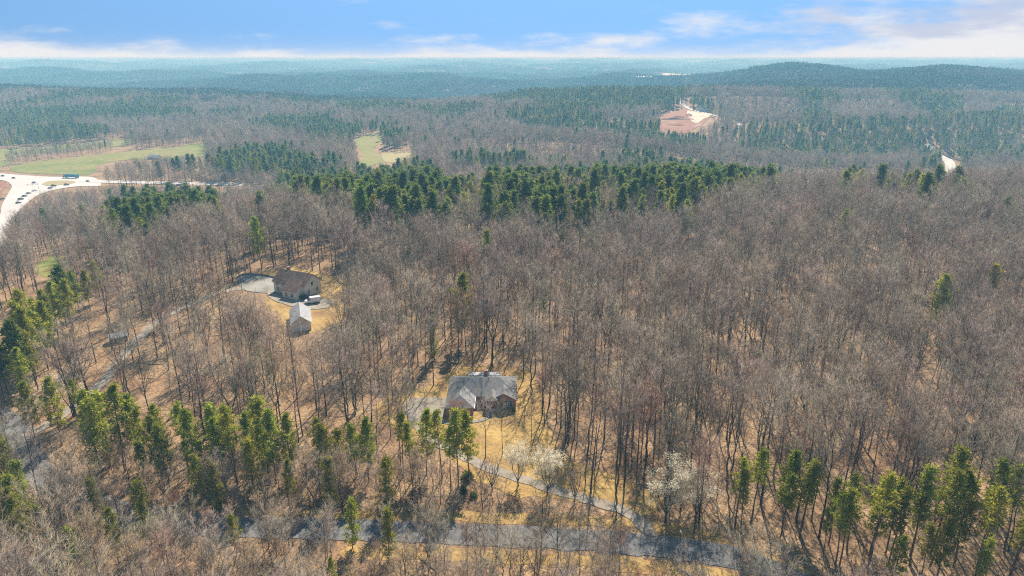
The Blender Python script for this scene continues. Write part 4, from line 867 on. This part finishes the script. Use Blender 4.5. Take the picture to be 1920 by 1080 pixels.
# low wall behind the concrete pad: separate blocks on a base
pw = thing('retaining_wall', 'low grey block wall behind the concrete pad', 'wall', (0, 0, 0))
wp = catmull([(-110.4, 260.5), (-109.2, 264.8), (-102, 264.4), (-95.5, 261.4)], 1.6)
for (x, y), (x2, y2) in zip(wp[:-1], wp[1:]):
    a = math.atan2(y2 - y, x2 - x); L_ = math.hypot(x2 - x, y2 - y)
    b = boxes('block', [(0.02, L_ - 0.02, -0.15, 0.15, -0.5, 0.85)], M['concrete'], pw, 0.02); b.location = (x, y, hz(x, y)); b.rotation_euler = (0, 0, a)

# garden shed beside the climbing drive
sh = thing('shed', 'small dark shed with white metal roof beside the climbing gravel drive', 'shed', (-124.2, 199.0, hz(-124.2, 199)), R(35))
prism('wall', [(-1.6, -0.3), (1.6, -0.3), (1.6, 2.0), (0, 2.8), (-1.6, 2.0)], 'x', -2.4, 2.4, M['door'], sh)
sr = slab('roof', [(-2.7, -1.9, 1.92), (2.7, -1.9, 1.92), (2.7, 0, 2.95), (-2.7, 0, 2.95)], 0.07, M['metal_roof'], sh)
slab('roof_slope', [(2.7, 1.9, 1.92), (-2.7, 1.9, 1.92), (-2.7, 0, 2.95), (2.7, 0, 2.95)], 0.07, M['metal_roof'], sr)
boxes('door', [(-0.6, 0.6, -1.66, -1.58, 0, 1.9)], M['white'], sh)

# simple distant houses with gable roofs, windows and doors
def far_house(label, x, y, rz, L, W, E, Rg, wallm, roofm, nwin):
    h = thing('far_house', label, 'house', (x, y, hz(x, y)), rz)
    prism('wall', [(-W / 2, -1), (W / 2, -1), (W / 2, E), (0, Rg), (-W / 2, E)], 'x', -L / 2, L / 2, wallm, h)
    sl = (Rg - E) / (W / 2)
    r = slab('roof', [(-L / 2 - 0.4, -W / 2 - 0.5, E - 0.5 * sl + 0.15), (L / 2 + 0.4, -W / 2 - 0.5, E - 0.5 * sl + 0.15), (L / 2 + 0.4, 0, Rg + 0.15), (-L / 2 - 0.4, 0, Rg + 0.15)], 0.15, roofm, h)
    slab('roof_slope', [(L / 2 + 0.4, W / 2 + 0.5, E - 0.5 * sl + 0.15), (-L / 2 - 0.4, W / 2 + 0.5, E - 0.5 * sl + 0.15), (-L / 2 - 0.4, 0, Rg + 0.15), (L / 2 + 0.4, 0, Rg + 0.15)], 0.15, roofm, r)
    for i in range(nwin):
        c = -L / 2 + L * (i + 0.5) / nwin; window(h, c - 0.6, c + 0.6, 0.9, 2.4, -W / 2, 2, 2)
    return h
far_house('pale bungalow among bare trees between the hill and the highway', -272, 417.5, R(15), 12, 7, 3, 5, M['cream'], M['shingle'], 4)
M['blue_roof'] = mat('blue_roof', [(0.10, 0.30, 0.42), (0.14, 0.38, 0.50)], 1, 3, rough=0.4, coord='obj')
far_house('small house with blue green roof at the foot of the evergreen clump', -266.5, 441, R(-20), 9, 6, 2.6, 4.4, M['white'], M['blue_roof'], 3)
far_house('new grey gabled house above the clay building site', 366, 1330, R(10), 22, 14, 6, 12, M['cream'], M['shingle'], 5)
far_house('new pale blue house beside the clay building site', 390, 1268, R(-12), 24, 14, 6, 11, M['white'], M['shingle'], 5)
far_house('unfinished tan timber house at the edge of the clay building site', 400, 1222, R(20), 18, 12, 6, 10, M['clay_pale'], M['clay_pale'], 4)
far_house('large white roofed building beside the far sandy clearing', 581, 3157, R(5), 80, 40, 8, 14, M['white'], M['metal_roof'], 8)
far_house('white farm building behind the strip of trees beside the meadow', -452, 870, R(-10), 14, 8, 3, 5.5, M['white'], M['metal_roof'], 4)
far_house('white roofed house in the woods on the far ridge above the clay building site', 427, 1432, R(30), 20, 12, 5, 9, M['white'], M['metal_roof'], 4)
far_house('white house in the far woods above the green clearing', -640, 1585, R(0), 24, 12, 5, 9, M['white'], M['metal_roof'], 4)

# ------------------------------------------------------------------ vehicles
def wheel_mesh():
    bm = bmesh.new(); bmesh.ops.create_cone(bm, cap_ends=True, segments=14, radius1=0.34, radius2=0.34, depth=0.22, matrix=Matrix.Rotation(R(90), 4, 'X'))
    me = bpy.data.meshes.new('wheel'); bm.to_mesh(me); bm.free(); me.materials.append(M['dark']); return me
def rim_mesh():
    bm = bmesh.new(); bmesh.ops.create_cone(bm, cap_ends=True, segments=10, radius1=0.2, radius2=0.2, depth=0.235, matrix=Matrix.Rotation(R(90), 4, 'X'))
    me = bpy.data.meshes.new('rim'); bm.to_mesh(me); bm.free(); me.materials.append(M['steel']); return me
WM, RM = wheel_mesh(), rim_mesh()
def wheels(parent, L, s=1.0):
    for x, y in L:
        w = link('wheel', WM, parent, (x, y, 0.34 * s), 0, s); link('rim', RM, w)
def car(name, label, cat, x, y, z, rz, paint, group=None, kind='sedan'):
    c = thing(name, label, cat, (x, y, z), rz, group)
    if kind == 'sedan': body = [(-2.25, 0.3), (2.2, 0.3), (2.3, 0.62), (2.1, 0.8), (0.95, 0.92), (-1.5, 0.95), (-2.2, 0.9), (-2.3, 0.6)]; cab = [(-1.75, 0.93), (1.05, 0.9), (0.3, 1.42), (-1.1, 1.44)]; w = 0.88
    elif kind == 'suv': body = [(-2.3, 0.35), (2.3, 0.35), (2.4, 0.8), (2.2, 1.02), (1.1, 1.1), (-2.3, 1.1), (-2.4, 0.8)]; cab = [(-2.25, 1.08), (1.15, 1.08), (0.45, 1.72), (-2.05, 1.76)]; w = 0.94
    else: body = [(-2.9, 0.4), (2.6, 0.4), (2.7, 0.9), (2.45, 1.15), (1.75, 1.28), (0.9, 2.25), (-2.8, 2.3), (-2.9, 1.2)]; cab = [(0.72, 1.35), (1.83, 1.2), (1.0, 2.2), (0.72, 2.2)]; w = 1.0
    def ex(nm, prof, ww, mt, par, bev): return prism(nm, prof, 'y', -ww, ww, mt, par, bev)
    ex('body', body, w, paint, c, 0.06)
    if kind == 'van':
        ex('windscreen', cab, w + 0.012, M['glass'], c, 0)
    else:
        g = ex('window', cab, w * 0.86, M['glass'], c, 0.05); zt = max(p[1] for p in cab); xs = sorted(p[0] for p in cab)
        boxes('roof', [(xs[1] - 0.05, xs[2] + 0.05, -w * 0.84, w * 0.84, zt - 0.02, zt + 0.05)], paint, c, 0.02)
    xf = body[2][0]; xb = min(p[0] for p in body)
    for s in (-1, 1):
        boxes('headlight', [(xf - 0.12, xf + 0.02, s * w * 0.72 - 0.16, s * w * 0.72 + 0.16, 0.62, 0.78)], M['white'], c)
        boxes('tail_light', [(xb - 0.02, xb + 0.1, s * w * 0.78 - 0.12, s * w * 0.78 + 0.12, 0.66, 0.86)], M['lamp_red'], c)
    wheels(c, [(1.4, -w + 0.1), (1.4, w - 0.1), (-1.4, -w + 0.1), (-1.4, w - 0.1)])
    return c
zz = lambda x, y, o_: hz(x, y) + o_
car('parked_van', 'white van parked on the drive beside the cream house', 'van', -72.6, 233.6, zz(-72.6, 233.6, 0.23), R(205), M['car_white'], kind='van')
car('parked_car', 'black car parked against the cream house wall behind the van', 'car', -76.6, 237.6, zz(-76.6, 237.6, 0.23), R(160), M['car_black'], kind='suv')
CARS = [(-527.9, 722.5, -25, 'car_grey', 'sedan', 'dark grey car alone on the approach to the junction'), (-484.2, 689.3, -20, 'car_black', 'sedan', 'black car beside the tip of the brown traffic island'),
 (-449.6, 666.5, 35, 'car_black', 'suv', 'black car passing below the brown island, first of the close pair'), (-440.2, 672, 30, 'car_black', 'suv', 'black car below the brown island, second of the close pair'), (-445.5, 655.0, 50, 'car_grey', 'sedan', 'grey car trailing the pair of black cars'),
 (-452.5, 642.4, 60, 'car_white', 'sedan', 'white car waiting at the signal post'), (-449.2, 629.1, 62, 'car_grey', 'sedan', 'grey car queued below the signal post'), (-444.2, 616, 64, 'car_black', 'sedan', 'black car queued third below the signal post'),
 (-438.0, 602, 64, 'car_grey', 'suv', 'grey tall car queued fourth below the signal post'), (-430.6, 588, 64, 'car_black', 'sedan', 'black car at the tail of the highway queue'), (-455.6, 603, 244, 'car_black', 'sedan', 'black car on the outer lane by the red island'),
 (-431.4, 693, -30, 'car_white', 'suv', 'white car behind the long truck by the island'), (-549, 736, -25, 'car_black', 'sedan', 'black car ahead of the grey one on the approach road')]
for x, y, a, pnt, kd, lb in CARS: car('highway_car', lb, 'car', x, y, zz(x, y, 0.42), R(a), M[pnt], 'cars on the highway junction', kd)
tx, ty = -464.5, 718.0
tr = thing('truck', 'long blue green articulated truck crossing the highway junction', 'truck', (tx, ty, zz(tx, ty, 0.6)), R(168))
boxes('trailer', [(-9.6, 4.4, -1.28, 1.28, 1.15, 4.05)], M['truck_blue'], tr, 0.05)
prism('cab', [(5.0, 0.6), (9.0, 0.6), (9.1, 1.7), (7.7, 1.95), (7.3, 3.2), (6.3, 3.8), (5.0, 3.8)], 'y', -1.2, 1.2, M['truck_blue'], tr, 0.06)
prism('windscreen', [(7.3, 2.05), (7.75, 2.0), (7.36, 3.1), (7.0, 3.1)], 'y', -1.22, 1.22, M['glass'], tr)
boxes('chassis', [(-9.4, 8.6, -0.5, 0.5, 0.75, 1.1)], M['dark'], tr)
wheels(tr, [(8.0, -1.05), (8.0, 1.05), (5.2, -1.05), (5.2, 1.05), (3.9, -1.05), (3.9, 1.05), (-7.2, -1.05), (-7.2, 1.05), (-8.6, -1.05), (-8.6, 1.05)], 1.45)
# signal post
sg = thing('signal_post', 'slim steel signal post with long arm at the highway junction', 'traffic signal', (-446.0, 639.5, zz(-446, 639.5, 0.3)), R(20))
def rod(name, a, b, r0, r1, mt, parent, sides=8):
    v, f = tubes([(*a, *b, r0, r1)], sides); return link(name, mesh_np(name, v, [f], [mt], smooth=True), parent)
rod('pole', (0, 0, 0), (0, 0, 8.5), 0.16, 0.10, M['steel'], sg); rod('arm', (0, 0, 6.8), (-9, 0, 7.3), 0.11, 0.06, M['steel'], sg)
for x in (-4.5, -8.2): boxes('signal_head', [(x - 0.2, x + 0.2, -0.18, 0.18, 6.2, 7.2)], M['dark'], sg)

# mailbox at the drive mouth
mb = thing('mailbox', 'white mailbox on a post beside the mouth of the gravel drive', 'mailbox', (31.5, 106.2, hz(31.5, 106.2)), R(80))
boxes('post', [(-0.06, 0.06, -0.06, 0.06, -0.2, 1.0)], M['pine_bark'], mb); prism('box', [(-0.14, 1.0), (0.14, 1.0), (0.14, 1.22), (0.07, 1.32), (-0.07, 1.32), (-0.14, 1.22)], 'x', -0.3, 0.3, M['white'], mb)
# spoil heaps on the building site
def heap_mesh(seed, r, h):
    q = np.random.RandomState(seed); n = 14; V_ = [(0, 0, h)]; F_ = []
    for k_ in range(1, 5):
        for i in range(n):
            a = i * 6.283 / n; rr_ = r * k_ / 4 * (1 + 0.22 * q.normal()); V_.append((rr_ * math.cos(a), rr_ * 0.6 * math.sin(a), h * (1 - k_ / 4) ** 1.3 * (1 + 0.15 * q.normal()) - (0.8 if k_ == 4 else 0)))
    for i in range(n): F_.append([0, 1 + i, 1 + (i + 1) % n])
    for k_ in range(3):
        for i in range(n): a0 = 1 + k_ * n; F_.append([a0 + i, a0 + n + i, a0 + n + (i + 1) % n, a0 + (i + 1) % n])
    return poly_mesh('soil_heap', V_, F_, M['clay'], True)
for q, (x, y, r, h, lb) in enumerate([(292, 1232, 26, 5, 'largest red clay spoil heap on the building site'), (276, 1168, 20, 4, 'red clay spoil heap at the lower edge of the building site'), (318, 1262, 15, 4, 'small red clay spoil heap beside the pale graded soil')]):
    tag(link('soil_heap', heap_mesh(q, r, h), None, (x, y, hz(x, y) + 0.3), q * 0.7), lb, 'soil heap')

# ------------------------------------------------------------------ air
top = max(88.0, ZMAX + 27); hb = boxes('haze', [(-17500, 17500, -3600, 21200, ZMIN - 1.0, top)], M['white'])
hm = bpy.data.materials.new('air'); hm.use_nodes = True; hm.node_tree.nodes.clear()
pv = hm.node_tree.nodes.new('ShaderNodeVolumePrincipled'); mo = hm.node_tree.nodes.new('ShaderNodeOutputMaterial'); hm.node_tree.links.new(pv.outputs[0], mo.inputs['Volume'])
pv.inputs['Color'].default_value = (0.33, 0.74, 0.98, 1); pv.inputs['Density'].default_value = 0.00028; pv.inputs['Anisotropy'].default_value = -0.15; pv.inputs['Absorption Color'].default_value = (0.8, 0.8, 0.8, 1)
hb.data.materials.clear(); hb.data.materials.append(hm)
tag(hb, 'pale blue haze lying over the wooded hills', 'haze', kind='stuff')
import OpenImageIO as oiio, sys
b=oiio.ImageBuf('/workdir/render_main.png'); s=b.spec()
k=s.width/1920
import numpy as np
a=b.get_pixels(oiio.UINT8)[:,:,:3].astype(float)
for n,x,y,r in [('sky top mid',900,10,8),('sky left mid',300,40,6),('horizon',700,98,3),('cloud R',1600,60,10),('cloudR2',1850,40,10),('far',700,130,6),('ridgeR',1700,170,10),('valley',900,260,15),('valleyL',200,230,12),('wood',1300,500,40),('woodnear',1500,720,40),('front',300,950,40),('lawn',960,830,8),('bigpine',205,790,12),('midpine',1230,350,10),('field',100,320,4),('hwy',40,370,4),('road',1050,1020,6)]:
    c=a[int((y-r)*k):int((y+r)*k)+1,int((x-r)*k):int((x+r)*k)+1].reshape(-1,3)
    print(n,c.mean(0).round(),'sd',c.std(0).round())
